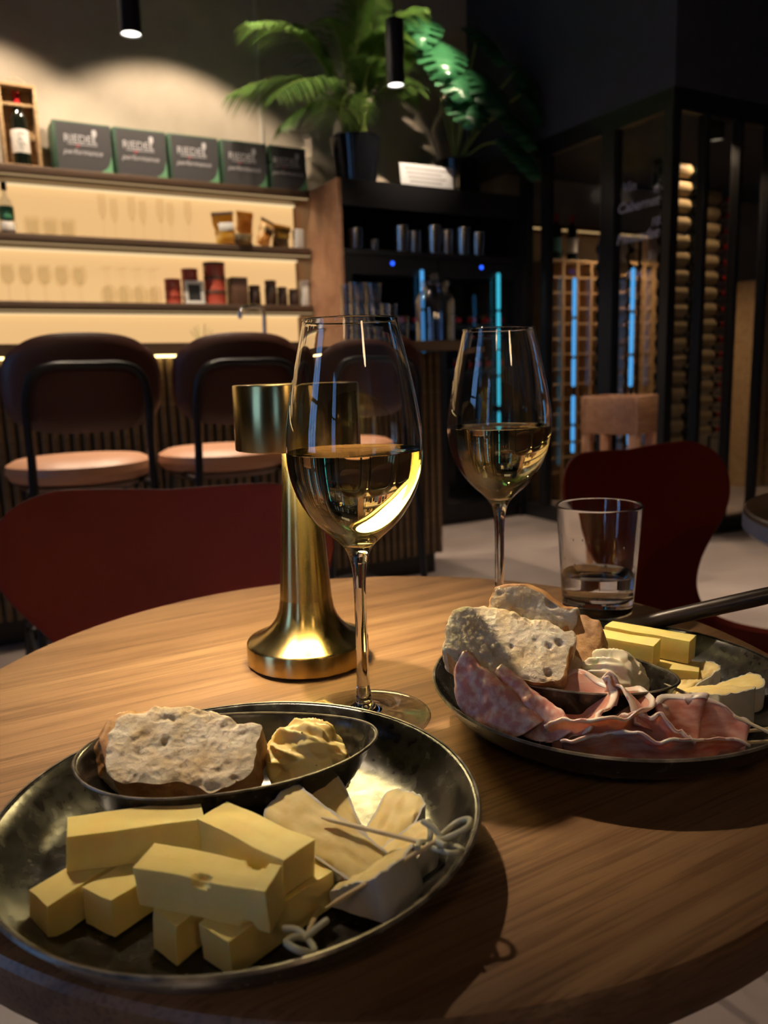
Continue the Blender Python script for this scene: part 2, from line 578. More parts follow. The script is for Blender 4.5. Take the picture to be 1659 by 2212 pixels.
def smooth_path(ctrl, n=8, closed=False):
    c = [Vector(p) for p in ctrl]
    out = []
    N = len(c)
    seg = N if closed else N - 1
    for i in range(seg):
        p0 = c[i - 1] if (i > 0 or closed) else c[0] * 2 - c[1]
        p1 = c[i]
        p2 = c[(i + 1) % N]
        p3 = c[(i + 2) % N] if (i + 2 < N or closed) else p2 * 2 - p1
        for k in range(n):
            t = k / n
            out.append(0.5 * ((2 * p1) + (p2 - p0) * t + (2 * p0 - 5 * p1 + 4 * p2 - p3) * t * t + (3 * p1 - p0 - 3 * p2 + p3) * t ** 3))
    if not closed:
        out.append(c[-1])
    return out


def empty(name, loc=(0, 0, 0), rz=0.0):
    o = bpy.data.objects.new(name, None)
    o.empty_display_size = 0.05
    o.location = loc
    o.rotation_euler = (0, 0, rz)
    COL.objects.link(o)
    return o


def tag(o, label, cat, group=None, kind=None):
    o['label'] = label
    o['category'] = cat
    if group:
        o['group'] = group
    if kind:
        o['kind'] = kind
    return o


def struct(o, label=None, cat=None):
    o['kind'] = 'structure'
    if label:
        o['label'] = label
        o['category'] = cat
    return o


def thing(name, label, cat, loc=(0, 0, 0), rz=0.0, group=None):
    return tag(empty(name, loc, rz), label, cat, group)


def copy_tree(o, parent=None):
    c = o.copy()
    COL.objects.link(c)
    c.parent = parent
    for ch in list(o.children):
        copy_tree(ch, c)
    return c


ORD = ['first', 'second', 'third', 'fourth', 'fifth', 'sixth', 'seventh', 'eighth', 'ninth', 'tenth', 'eleventh', 'twelfth', 'thirteenth', 'fourteenth', 'fifteenth', 'sixteenth', 'seventeenth', 'eighteenth']
_txt = {}


def text_mesh(body, size, extrude=0.0006, shear=0.0):
    key = (body, size, shear)
    if key in _txt:
        return _txt[key]
    cv = bpy.data.curves.new('lettering', 'FONT')
    cv.body = body
    cv.size = size
    cv.extrude = extrude
    cv.shear = shear
    cv.align_x = 'CENTER'
    cv.resolution_u = 3
    o = bpy.data.objects.new('lettering', cv)
    COL.objects.link(o)
    dg = bpy.context.evaluated_depsgraph_get()
    me = bpy.data.meshes.new_from_object(o.evaluated_get(dg))
    bpy.data.objects.remove(o)
    bpy.data.curves.remove(cv)
    _txt[key] = me
    return me


def lettering(body, size, m, parent, loc, rot=(PI / 2, 0, 0), shear=0.0, name='lettering'):
    me = text_mesh(body, size, shear=shear)
    if not me.materials:
        me.materials.append(m)
    o = bpy.data.objects.new(name, me)
    COL.objects.link(o)
    o.parent = parent
    o.location = loc
    o.rotation_euler = rot
    return o


# ================================================================== ROOM SHELL
CEIL = 3.9
A0, A1, B0, B1 = -3.6, 6.2, -7.4, 0.25


def wall_quad(name, a0, a1, b0, b1, z0, z1, m):
    o = box(name, a0, a1, b0, b1, z0, z1, m, None, 0, P0, (0, 0, RZ))
    return struct(o)


wall_quad('floor', A0 - .2, A1 + .2, B0 - .2, B1 + .2, -0.1, 0.0, m_floor)
wall_quad('ceiling', A0 - .2, A1 + .2, B0 - .2, B1 + .2, CEIL, CEIL + .1, m_ceil)
wall_quad('wall_back', A0 - .2, A1 + .2, B1, B1 + .15, 0, CEIL, m_wall)
wall_quad('wall_right', A1, A1 + .15, B0, B1, 0, CEIL, m_dark)
wall_quad('wall_rear', A0, A1, B0 - .15, B0, 0, CEIL, m_dark)
# left wall with two window openings
WIN = [(-3.75, -2.75, 0.55, 2.75), (-6.2, -5.6, 0.55, 2.75)]
bm = bm_new()
bs = [B0]
for (b0, b1, z0, z1) in sorted(WIN):
    bs += [b0, b1]
bs.append(B1)
for i in range(0, len(bs), 2):
    add_box(bm, A0 - .15, A0, bs[i], bs[i + 1], 0, CEIL)
for (b0, b1, z0, z1) in WIN:
    add_box(bm, A0 - .15, A0, b0, b1, 0, z0)
    add_box(bm, A0 - .15, A0, b0, b1, z1, CEIL)
struct(link_mesh('wall_left', bm, m_dark, None, P0, (0, 0, RZ)))
for i, (b0, b1, z0, z1) in enumerate(WIN):
    wn = empty('window_%d' % (i + 1), BP(A0 - .07, (b0 + b1) / 2, z0), RZ)
    struct(wn)
    hw = (b1 - b0) / 2
    box('window_frame', -.03, .03, -hw, -hw + .05, 0, z1 - z0, m_black, wn)
    box('window_frame', -.03, .03, hw - .05, hw, 0, z1 - z0, m_black, wn)
    box('window_frame', -.03, .03, -hw, hw, 0, .05, m_black, wn)
    box('window_frame', -.03, .03, -hw, hw, z1 - z0 - .05, z1 - z0, m_black, wn)
    for k in (1, 2):
        box('mullion', -.025, .025, -hw + k * 2 * hw / 3 - .02, -hw + k * 2 * hw / 3 + .02, .05, z1 - z0 - .05, m_black, wn)
    box('transom', -.02, .02, -hw, hw, 1.35, 1.40, m_black, wn)
    box('pane', -.004, .004, -hw + .05, hw - .05, .05, z1 - z0 - .05, m_pane, wn)
    pl = lamp_light('window_portal', 'AREA', BP(A0 - .2, (b0 + b1) / 2, (z0 + z1) / 2), 1, (1, 1, 1), shape='RECTANGLE', size=b1 - b0, size_y=z1 - z0)
    pl.data.cycles.is_portal = True
    pl.matrix_world = Matrix.Translation(BP(A0 - .2, (b0 + b1) / 2, (z0 + z1) / 2)) @ Matrix.Rotation(RZ, 4, 'Z') @ Matrix.Rotation(-PI / 2, 4, 'Y')
# trim seam on the bar wall
struct(box('trim_1', 1.46, 1.484, B1 - .012, B1, 2.0, CEIL, m_trim, None, 0.003, P0, (0, 0, RZ)))

# bulkhead above the wine cellar
CA, CBF, CZT = 2.947, -1.485, 2.29
bm = bm_new()
add_box(bm, CA, A1, CBF, B1, CZT, CEIL)
struct(link_mesh('wall_bulkhead', bm, m_navy, None, P0, (0, 0, RZ)))

# ================================================================== GLASS WINE CELLAR
cel = empty('wall_cellar', BP(CA, CBF, 0), RZ)
struct(cel, 'dark framed glass partition of the wine cellar with white handwriting', 'glass wall')
LW = B1 - CBF
box('header', 0, .05, .05, LW, CZT - .1, CZT, m_black, cel)
box('header', 0, A1 - CA, 0, .05, CZT - .1, CZT, m_black, cel)
box('sill', 0, .05, .05, LW, 0, .09, m_black, cel)
box('sill', 0, A1 - CA, 0, .05, 0, .09, m_black, cel)
for (b, wd) in [(0, .055), (.385, .10), (.93, .05), (1.12, .06), (LW - .06, .06)]:
    box('mullion', -.004, .054, b, b + wd, .09, CZT - .1, m_black, cel)
for a in (.24, .50, .75, 1.25, 1.8, 2.4):
    box('mullion', a, a + .028, -.002, .05, .09, CZT - .1, m_black, cel)
for (b0, b1) in [(.055, .385), (.485, .93), (.98, 1.12), (1.18, LW - .06)]:
    box('pane', .02, .028, b0, b1, .09, CZT - .1, m_pane, cel)
for (a0, a1) in [(.055, .24), (.268, .5), (.528, .75), (.778, 1.25), (1.278, 1.8), (1.828, 2.4)]:
    box('pane', a0, a1, .02, .028, .09, CZT - .1, m_pane, cel)
# hand writing on the left pane
for (txt, sz, b, z) in [('Vin', .075, .30, 1.86), ('Cabernet', .075, .235, 1.76), ('Muscadet', .075, .235, 1.60), ('6.-', .06, .10, 1.82), ('10.-', .06, .10, 1.66), ('Rosé', .05, .25, 1.42), ('5.-', .05, .13, 1.50)]:
    lettering(txt, sz, m_chalk, cel, (.016, b, z), (PI / 2, 0, -PI / 2), shear=0.25, name='handwriting')


def reflection_strip(label, loc, segs, m):  # glowing segments stand in for blue reflections in the glass fronts
    t = thing('reflection_strip', label, 'reflection strip', loc, RZ, 'blue vertical reflection strips')
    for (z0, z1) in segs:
        lathe('strip_segment', [(0, z0), (.009, z0 + .004), (.011, z0 + .014), (.011, z1 - .014), (.009, z1 - .004), (0, z1)], m, t, 14)
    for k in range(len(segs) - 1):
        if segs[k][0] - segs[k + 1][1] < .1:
            lathe('segment_gap', [(0, segs[k + 1][1]), (.008, segs[k + 1][1]), (.008, segs[k][0]), (0, segs[k][0])], m_black, t, 12)
    box('strip_backing', -.004, .004, .012, .018, segs[-1][0], segs[0][1], m_black, t)
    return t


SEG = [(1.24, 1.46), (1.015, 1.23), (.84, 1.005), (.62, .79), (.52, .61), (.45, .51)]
t = reflection_strip('blue reflection strip on the cellar glass behind the wooden box stand, left one', BP(CA - .03, -.833, 0), SEG, m_reflect_blue)
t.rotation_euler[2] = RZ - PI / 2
t = reflection_strip('blue reflection strip on the cellar glass nearest the dark corner post', BP(CA - .03, -1.275, 0), SEG, m_reflect_blue)
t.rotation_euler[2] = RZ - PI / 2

# ------------------------------------------------------------------ bottles and racks inside the cellar
BOT = [(0, 0), (.034, 0), (.0375, .004), (.0375, .185), (.034, .205), (.02, .232), (.0145, .245), (.0138, .295), (.0155, .297), (.0155, .303), (.0, .303)]


def make_bottle(name, label, foil=m_redfoil, lab=m_label, group=None, n=20, glass=m_bottle, scale=1.0, lz=(.05, .146)):
    t = thing(name, label, 'wine bottle', group=group)
    gb_ = lathe('glass_body', [(r * scale, z * scale) for r, z in BOT], glass, t, n)
    lathe('capsule', [(.0148 * scale, .252 * scale), (.0148 * scale, .295 * scale), (.0163 * scale, .297 * scale), (.0163 * scale, .305 * scale), (0, .3055 * scale)], foil, t, n)
    lathe('label', [(.0379 * scale, lz[0] * scale), (.0381 * scale, (lz[0] + .001) * scale), (.0381 * scale, (lz[1] - .001) * scale), (.0379 * scale, lz[1] * scale)], lab, gb_, n)
    return t


def rack_column(a, b, ztop, rows, pitch, labels, gid, foil, per=1, rzx=0.0):
    r = thing('bottle_rack', labels[0], 'wine rack', BP(a, b, 0), RZ + rzx)
    for xx in (-.11, .11):
        for yy in (-.045, .045):
            box('rack_post', xx - .006, xx + .006, yy - .006, yy + .006, 0, ztop + .06, m_black, r)
    for i in range(rows):
        z = ztop - i * pitch
        for xx in (-.10, .10):
            box('rung', xx - .005, xx + .005, -.045, .045, z - .052, z - .046, m_black, r)
    proto = make_bottle('wine_bottle', labels[1], foil, m_label_glint, group=gid, n=16, lz=(.018, .178))  # label stretched along the body to read as a highlight bar
    for i in range(rows):
        z = ztop - i * pitch
        o = proto if i == 0 else copy_tree(proto)
        o['label'] = labels[1] % ORD[i]
        o.location = BP(a, b, z) - (U * math.cos(rzx) + V * math.sin(rzx)) * .15
        o.rotation_euler = (0, PI / 2, RZ + rzx)
    return r


rack_column(3.34, -1.22, 1.99, 17, .092, ('tall black bottle rack just behind the cellar corner', 'wine bottle in the %s row from the top of the tall corner rack'), 'bottles in the corner rack', m_goldfoil)
rack_column(3.80, -1.05, 1.92, 16, .092, ('second black bottle rack to the right of the corner rack', 'wine bottle in the %s row from the top of the second rack'), 'bottles in the second rack', m_redfoil)
rack_column(3.12, -.98, 1.60, 13, .092, ('lower black bottle rack behind the pane with handwriting', 'wine bottle in the %s row from the top of the low rack behind the handwriting'), 'bottles in the low rack', m_goldfoil)


def wood_rack(label, a, b, wdt, ztop, cols, rows, dep=.28, rh=.105):
    r = thing('wooden_rack', label, 'wine rack', BP(a, b, 0), RZ)
    box('top_board', 0, wdt, -dep, 0, ztop - .02, ztop, m_pine, r, .002)
    cw = wdt / cols
    for i in range(cols + 1):
        x = min(max(i * cw, .012), wdt - .012)
        box('upright', x - .011, x + .011, -dep, 0, 0, ztop - .02, m_pine, r)
    for j in range(rows):
        z = ztop - .02 - (j + 1) * rh
        box('cross_board', .02, wdt - .02, -dep + .01, -dep + .025, z, z + .014, m_pine, r)
    return r


RA = wood_rack('honey coloured wooden rack with a bottle standing on it, behind left cellar pane', 3.40, .22, .52, 1.69, 4, 14)
RB = wood_rack('wooden pigeonhole wine rack below the handwriting, beside the pale carton', 4.02, .22, .60, 1.70, 6, 14)
RC = wood_rack('wooden wine rack at the far right edge of the cellar', 5.02, -.25, .50, 1.55, 5, 13)
for (lab, a, gl, lb) in [('tall dark bottle standing on the honey coloured rack, left', 3.50, m_bottle2, m_greenlabel), ('dark bottle standing on the honey coloured rack, right', 3.64, m_bottle, m_label)]:
    o = make_bottle('wine_bottle', lab, m_redfoil, lb, glass=gl)
    o.location = BP(a, -.015, 1.69)
sh_ = thing('cellar_shelf', 'wall shelf with a warm light strip above the wooden racks', 'shelf', BP(3.35, .25, 1.9), RZ)
box('shelf_board', 0, 1.15, -.2, 0, .012, .035, m_browncard, sh_)
box('led_strip', 0, 1.12, -.198, -.186, .0, .012, m_led_dim, sh_)
ct_ = thing('carton', 'pale cardboard carton standing on the pigeonhole rack', 'box', BP(4.50, .10, 1.70), RZ)
box('carton_body', -.055, .055, -.07, .07, 0, .20, m_trunk, ct_, .003)
box('tape', -.012, .012, -.071, .071, .2, .2012, m_card, ct_)

# ================================================================== BAR: shelves, panels, items
SHZ = [2.0, 1.682, 1.358]
SHA0, SHA1 = -1.7, 1.645
slabels = ['top bronze shelf carrying the dark gift cartons', 'middle bronze shelf carrying the snack bags', 'lower bronze shelf carrying red tins and dark jars']
for i, z in enumerate(SHZ):
    s = thing('wall_shelf', slabels[i], 'shelf', BP(SHA0, 0, z), RZ)
    box('shelf_board', 0, SHA1 - SHA0, 0, .243, -.042, 0, m_shelf, s, .004)
    box('light_rail', 0, SHA1 - SHA0, .03, .06, -.055, -.042, m_counter_edge, s)
    box('led_strip', 0, SHA1 - SHA0, .21, .236, -.050, -.042, m_led, s)
    box('front_fill_strip', 0, SHA1 - SHA0, .008, .022, -.047, -.042, m_shelf_fill, s)  # added glow that brightens the fronts of the shelf items
plabels = ['glowing backlit panel between the top and middle shelves', 'glowing backlit panel between the middle and lower shelves', 'glowing backlit panel below the lower shelf above the back counter']
zz = [(1.682, 1.958), (1.358, 1.640), (.94, 1.316)]
for i, (z0, z1) in enumerate(zz):
    o = box('backlit_panel', 0, SHA1 - SHA0, 0, .006, z0 + .001, z1 - .001, m_panel, None, 0, BP(SHA0, .243, 0), (0, 0, RZ))
    tag(o, plabels[i], 'light panel')
bc = thing('back_counter', 'dark low back counter under the glowing shelves', 'counter', BP(SHA0, 0, 0), RZ)
box('worktop', 0, SHA1 - SHA0, -.36, .243, .90, .939, m_counter, bc, .003)
for k in range(6):
    box('cabinet_door', k * .56 + .003, k * .56 + .55, -.345, -.33, .1, .895, m_shelf, bc)
box('carcass', 0, SHA1 - SHA0, -.33, .243, .06, .9, m_blackwood, bc)

# faucet
f = thing('faucet', 'chrome swan neck faucet standing behind the second bar stool', 'faucet', BP(1.29, -.10, .939), RZ)
lathe('base', [(0, 0), (.026, 0), (.026, .012), (.016, .018), (.016, .02), (0, .02)], m_chrome, f, 20)
tube('spout', smooth_path([(0, 0, .02), (0, 0, .25), (0, 0, .36), (-.03, -.01, .395), (-.10, -.02, .395), (-.145, -.03, .375), (-.15, -.03, .33)], 6), .0125, m_chrome, f, 12)
tube('lever', [(.012, 0, .10), (.06, 0, .13)], .006, m_chrome, f, 8)
# small sprig plant on the back counter
sp = thing('sprig', 'tiny leafy sprig on the back counter between the bar stools', 'plant', BP(.93, -.1, .939))
lathe('vase', [(0, 0), (.025, 0), (.03, .03), (.018, .1), (.02, .13), (.017, .13), (.015, .1), (0, .02)], m_thin, sp, 16)
for k in range(6):
    an = k * 1.05
    tube('stalk', smooth_path([(0, 0, .05), (.01 * math.cos(an), .01 * math.sin(an), .18), (.06 * math.cos(an), .05 * math.sin(an), .27 + .015 * (k % 3))], 4), .0022, m_leafstem, sp, 5)

# gift cartons
GB = [(.287, .565), (.576, .844), (.856, 1.126), (1.142, 1.405), (1.422, 1.645)]
glabs = ['dark gift carton with green edges next to the wooden wine case', 'second dark gift carton from the wooden wine case', 'middle one of the five dark gift cartons on the top shelf', 'fourth dark gift carton from the wooden wine case', 'rightmost dark gift carton on the top shelf, half beside the palm']
for i, (a0, a1) in enumerate(GB):
    wd = a1 - a0
    g = thing('gift_carton', glabs[i], 'box', BP((a0 + a1) / 2, .10, 2.0), RZ, 'gift cartons on the top shelf')
    h = .232
    box('carton_body', -wd / 2, wd / 2, -.08, .10, 0, h, m_boxgreen, g, .002)
    bm = bm_new()
    add_box(bm, -wd / 2 + .014, wd / 2 - .004, -.0818, -.0795, .004, h - .008)
    fp = link_mesh('front_print', bm, m_boxgrey, g)
    bm = bm_new()
    v1 = [bm.verts.new(p) for p in [(wd / 2 - .062, -.0826, .004), (wd / 2 - .004, -.0826, .004), (wd / 2 - .004, -.0826, .085), (wd / 2 - .018, -.0826, .04), (wd / 2 - .036, -.0826, .018)]]
    bm.faces.new(v1)
    ex = bmesh.ops.extrude_face_region(bm, geom=bm.faces[:])
    for e_ in ex['geom']:
        if isinstance(e_, bmesh.types.BMVert):
            e_.co.y += .0008
    link_mesh('green_corner', bm, m_corner, fp, smooth=False)
    lettering('RIEDEL', .052, m_ink, fp, (-.012, -.0825, .134))
    bm = bm_new()
    add_box(bm, -.075, .068, -.083, -.082, .124, .1275)
    link_mesh('underline', bm, m_ink, fp)
    bm = bm_new()
    add_box(bm, -.035, -.018, -.0832, -.082, .114, .121)
    link_mesh('red_mark', bm, m_redink, fp)
    lettering('performance', .036, m_ink, fp, (-.004, -.0825, .078), shear=.3)
    bm = bm_new()
    add_lathe(bm, [(0, .135), (.012, .136), (.0015, .139), (.0015, .165), (.010, .172), (.012, .185), (.009, .2)], 12, sy=.04, center=(.056, -.083))
    link_mesh('glass_emblem', bm, m_ink, fp)

# wooden wine case with a bottle
wc = thing('wine_case', 'open pale wooden wine case with rope handle on the top shelf', 'wine case', BP(.145, .10, 2.0), RZ)
hw, hd, hh = .085, .055, .37
box('side_board', -hw, -hw + .012, -hd, hd, 0, hh, m_pine, wc, .001)
box('side_board', hw - .012, hw, -hd, hd, 0, hh, m_pine, wc, .001)
box('base_board', -hw, hw, -hd, hd, 0, .012, m_pine, wc, .001)
box('top_board', -hw, hw, -hd, hd, hh, hh + .012, m_pine, wc, .001)
box('back_board', -hw + .012, hw - .012, hd - .008, hd, .012, hh, m_pine, wc)
box('neck_holder', -hw + .012, hw - .012, -hd + .015, -hd + .024, .285, .297, m_pine, wc)
tube('rope_handle', smooth_path([(-.045, 0, hh + .012), (-.04, 0, hh + .035), (0, 0, hh + .052), (.04, 0, hh + .035), (.045, 0, hh + .012)], 6), .004, m_trunk, wc, 8)
bt_ = make_bottle('wine_bottle', 'red wine bottle with white label and red capsule in the wooden case', m_redfoil, m_label, scale=1.12)
bt_.location = BP(.145, .09, 2.013)
bt_.rotation_euler = (0, 0, RZ)
bm = bm_new()
rnd = random.Random(3)
for (cx, cz, rr) in [(0, .135, .014), (-.006, .105, .012), (.006, .085, .013)]:
    add_tube(bm, [(cx + rr * math.cos(k * .52), -.0437 + .25 * (cx + rr * math.cos(k * .52)) ** 2 * 40 * .25, cz + rr * math.sin(k * .52)) for k in range(10)], .0012, 5)
link_mesh('label_drawing', bm, m_blackink, bt_.children[0])

# gin style bottle at the left edge
gb = thing('gin_bottle', 'clear bottle with green label and dark stopper at left end of middle shelf', 'bottle', BP(.045, .1, 1.682), RZ)
lathe('glass_body', [(0, 0), (.034, 0), (.036, .004), (.036, .14), (.03, .165), (.013, .185), (.012, .215), (0, .215)], m_jar, gb, 24)
lathe('label', [(.0362, .075), (.0366, .076), (.0366, .135), (.0362, .136)], m_greenlabel, gb, 24)
lathe('label', [(.0362, .02), (.0366, .021), (.0366, .06), (.0362, .061)], m_label, gb, 24)
lathe('stopper', [(0, .215), (.014, .215), (.014, .25), (.012, .252), (0, .252)], m_blackink, gb, 16)

# glassware on the shelves
GOB = [(0, 0), (.033, 0), (.034, .001), (.012, .004), (.004, .009), (.0035, .08), (.010, .088), (.026, .10), (.034, .125), (.034, .145), (.027, .185), (.0262, .185), (.033, .145), (.033, .125), (.025, .102), (.0, .09)]
FLU = [(0, 0), (.03, 0), (.031, .001), (.01, .004), (.0035, .009), (.003, .09), (.012, .105), (.021, .14), (.022, .17), (.019, .225), (.0182, .225), (.021, .17), (.02, .14), (0, .10)]
TUM = [(0, 0), (.03, 0), (.032, .004), (.036, .095), (.0345, .095), (.0305, .01), (0, .01)]


def shelf_glass(prof, name, label, cat, spots, group, m=m_thin, flip=None, n=20):
    g0 = None
    fronts = sorted({round(p[0], 4) for p in spots})
    two = len({p[1] for p in spots}) == 2 and len(spots) > len(fronts)
    ys = sorted({p[1] for p in spots})
    for i, (a, b, z) in enumerate(spots):
        if g0 is None:
            o = lathe(name, prof, m, None, n)
            tag(o, label, cat, group)
            g0 = o
        else:
            o = g0.copy()
            COL.objects.link(o)
        o['label'] = label % (ORD[fronts.index(round(a, 4))] + ' from left' + ((' in the front row' if b == ys[0] else ' in the back row') if two else ''))
        o.location = BP(a, b, z + (flip or 0))
        o.rotation_euler = (PI if flip else 0, 0, RZ)
    return g0


shelf_glass(GOB, 'shelf_wine_glass', 'clear stemmed wine glass on the lower shelf, %s', 'wine glass', [(.02 + i * .085, .06 + .09 * j, 1.358) for i in range(5) for j in range(2)], 'stemmed glasses on the lower shelf')
shelf_glass(GOB, 'shelf_wine_glass', 'clear upside down wine glass on the lower shelf, %s', 'wine glass', [(.50 + i * .08, .06 + .09 * j, 1.358) for i in range(4) for j in range(2)], 'upside down glasses on the lower shelf', flip=.1851)
shelf_glass(TUM, 'shelf_tumbler', 'clear tumbler near the gin bottle, %s', 'tumbler', [(.16 + i * .085, .08 + .09 * j, 1.682) for i in range(3) for j in range(2)], 'tumblers on the middle shelf')
shelf_glass(FLU, 'shelf_flute', 'clear champagne flute on the middle shelf, %s', 'champagne glass', [(.50 + i * .075, .07 + .08 * (i % 2), 1.682) for i in range(7)], 'flutes on the middle shelf')


# snack bags
def snack_bag(label, a, b, z, wd, h, tilt, m, yaw=0.0, band=None, seed=0):
    bm = bm_new()
    nx, ny = 14, 16
    front, back = [], []
    for j in range(ny + 1):
        rf, rb = [], []
        for i in range(nx + 1):
            x, y = i / nx * 2 - 1, j / ny * 2 - 1
            puff = max(0, (1 - x ** 4)) * max(0, (1 - y ** 4)) * .032
            n_ = noise.noise(Vector((x * 3, y * 3, seed))) * .007 * (1 - abs(y) * .4)
            wob = noise.noise(Vector((y * 4, seed * 2.3, 1))) * .008
            zz_ = (y + 1) / 2 * h
            rf.append(bm.verts.new((x * wd / 2 * (1 - .1 * (1 - y * y)) + wob, -puff - n_ - .001, zz_)))
            rb.append(bm.verts.new((x * wd / 2 * (1 - .1 * (1 - y * y)) + wob, puff - n_ + .001, zz_)))
        front.append(rf)
        back.append(rb)
    for j in range(ny):
        for i in range(nx):
            bm.faces.new((front[j][i], front[j][i + 1], front[j + 1][i + 1], front[j + 1][i]))
            bm.faces.new((back[j][i + 1], back[j][i], back[j + 1][i], back[j + 1][i + 1]))
        bm.faces.new((front[j][0], front[j + 1][0], back[j + 1][0], back[j][0]))
        bm.faces.new((front[j][nx], back[j][nx], back[j + 1][nx], front[j + 1][nx]))
    for i in range(nx):
        bm.faces.new((front[0][i + 1], front[0][i], back[0][i], back[0][i + 1]))
        bm.faces.new((front[ny][i], front[ny][i + 1], back[ny][i + 1], back[ny][i]))
    t = thing('snack_bag', label, 'snack bag', BP(a, b, z), 0, 'snack bags on the middle shelf')
    t.rotation_euler = (0, tilt, RZ + yaw)
    bb_ = link_mesh('bag_body', bm, m, t, ang=80)
    if band:
        box('print_band', -wd * .33, wd * .33, -.037, -.031, h * .45, h * .72, band, bb_, .004)
        box('seal', -wd * .5, wd * .5, -.002, .002, h - .001, h + .014, band, bb_)
    return t


snack_bag('yellow snack bag at the left of the bag group, leaning left', 1.17, .09, 1.684, .13, .17, -.12, m_bagyellow, band=m_white, seed=1)
snack_bag('narrow orange snack bag standing tall behind the others', 1.29, .14, 1.684, .10, .19, .05, m_bagorange, band=m_bagyellow, seed=4)
snack_bag('orange and cream snack bag leaning right in the bag group', 1.365, .05, 1.688, .09, .14, .30, m_bagorange, .3, band=m_bagdark, seed=7)
snack_bag('dark brown snack bag on the right of the bag group', 1.50, .11, 1.688, .11, .12, .12, m_bagdark, band=m_bagyellow, seed=9)
snack_bag('small dark snack bag lying low in front of the yellow bag', 1.235, .012, 1.684, .11, .06, .02, m_bagdark, 0, seed=12)
box_ = tag(box('white_packet', -.025, .025, -.03, .03, 0, .115, m_white, None, .003, BP(1.60, .08, 1.682), (0, 0, RZ)), 'narrow white packet at the right end of the middle shelf', 'packet')
# tins, cartons, jars on the lower shelf
rt_ = None


def tin(label, a, b, z, r, h, m, group, lidm=None):
    t = thing('tin', label, 'tin', BP(a, b, z), RZ, group)
    lathe('can_body', [(0, 0), (r, 0), (r + .001, .002), (r, .004), (r, h * .8), (0, h * .8)], m, t, 24)
    lathe('lid', [(0, h * .8), (r + .0015, h * .8), (r + .0015, h), (r - .003, h), (0, h - .001)], lidm or m, t, 24)
    return t


for k in range(3):
    tin('red tin, %s of the short stack left of the picture frame' % ['lowest', 'middle one', 'topmost'][k], .845, .10, 1.358 + k * .046, .043, .045, m_redtin, 'red tins on the lower shelf')
for k in range(4):
    tin('red tin, %s of the stack behind the picture frame' % ['lowest', 'second', 'third', 'topmost'][k], .955, .14, 1.358 + k * .05, .045, .049, m_redtin, 'red tins on the lower shelf')
for k in range(3):
    tin('large red tin, %s of the tallest stack beside the frame' % ['lowest', 'middle one', 'topmost'][k], 1.085, .10, 1.358 + k * .078, .060, .077, m_redtin, 'red tins on the lower shelf', m_browncard)
pf = thing('picture_frame', 'small white frame with dark picture leaning before the red tins', 'picture frame', BP(.955, .055, 1.3585), RZ)
pf.rotation_euler = (-.10, 0, RZ)
for (x0, x1, z0, z1) in [(-.055, .055, 0, .02), (-.055, .055, .11, .13), (-.055, -.035, .02, .11), (.035, .055, .02, .11)]:
    box('frame_bar', x0, x1, 0, .012, z0, z1, m_white, pf, .001)
box('picture', -.035, .035, .004, .010, .02, .11, m_blackink, pf)
o = tag(box('carton_box', -.048, .048, -.05, .05, 0, .155, m_browncard, None, .003, BP(1.215, .10, 1.358), (0, 0, RZ)), 'plain brown carton right of the tall red tins', 'box')
for (lab, a, r, h) in [('small dark lidded jar beside the brown carton', 1.315, .035, .115), ('taller dark lidded jar, second from the brown carton', 1.415, .036, .145), ('squat dark jar, third from the brown carton', 1.487, .03, .11), ('wide dark jar before the white packet on the lower shelf', 1.56, .032, .10)]:
    j = thing('dark_jar', lab, 'jar', BP(a, .09, 1.358), RZ, 'dark jars on the lower shelf')
    lathe('jar_body', [(0, 0), (r - .004, 0), (r, .006), (r, h * .7), (r * .85, h * .78), (r * .85, h * .82), (0, h * .82)], m_browntin, j, 24)
    lathe('lid', [(0, h * .82), (r * .95, h * .82), (r * .95, h - .004), (r * .88, h), (0, h)], m_browncard, j, 24)
tag(box('white_packet', -.02, .02, -.03, .03, 0, .15, m_white, None, .003, BP(1.622, .08, 1.358), (0, 0, RZ)), 'white packet at the right end of the lower shelf', 'packet')

# ================================================================== BLACK CABINET WITH WINE FRIDGES
UA0, UA1, UF, UZ = 1.655, 2.94, -.353, 2.0
un = thing('fridge_cabinet', 'tall black cabinet housing wine fridges with walnut side panel', 'cabinet', BP(UA0, UF, 0), RZ)
UW, UD = UA1 - UA0, .243 - UF
box('side_panel', 0, .025, 0, UD, 0, UZ, m_copper, un, .002)
box('side_panel', UW - .025, UW, 0, UD, 0, UZ, m_blackwood, un, .002)
box('top_board', .025, UW - .025, 0, UD, UZ - .03, UZ, m_blackwood, un)
box('fascia', .025, UW - .025, 0, .02, UZ - .14, UZ - .03, m_blackwood, un)
box('back_board', .025, UW - .025, UD - .02, UD, 0, UZ - .03, m_blackwood, un)
box('shelf_board', .025, UW - .025, 0, UD - .02, 1.605, 1.635, m_blackwood, un)
box('plinth', .025, UW - .025, .03, UD - .02, 0, .08, m_blackwood, un)
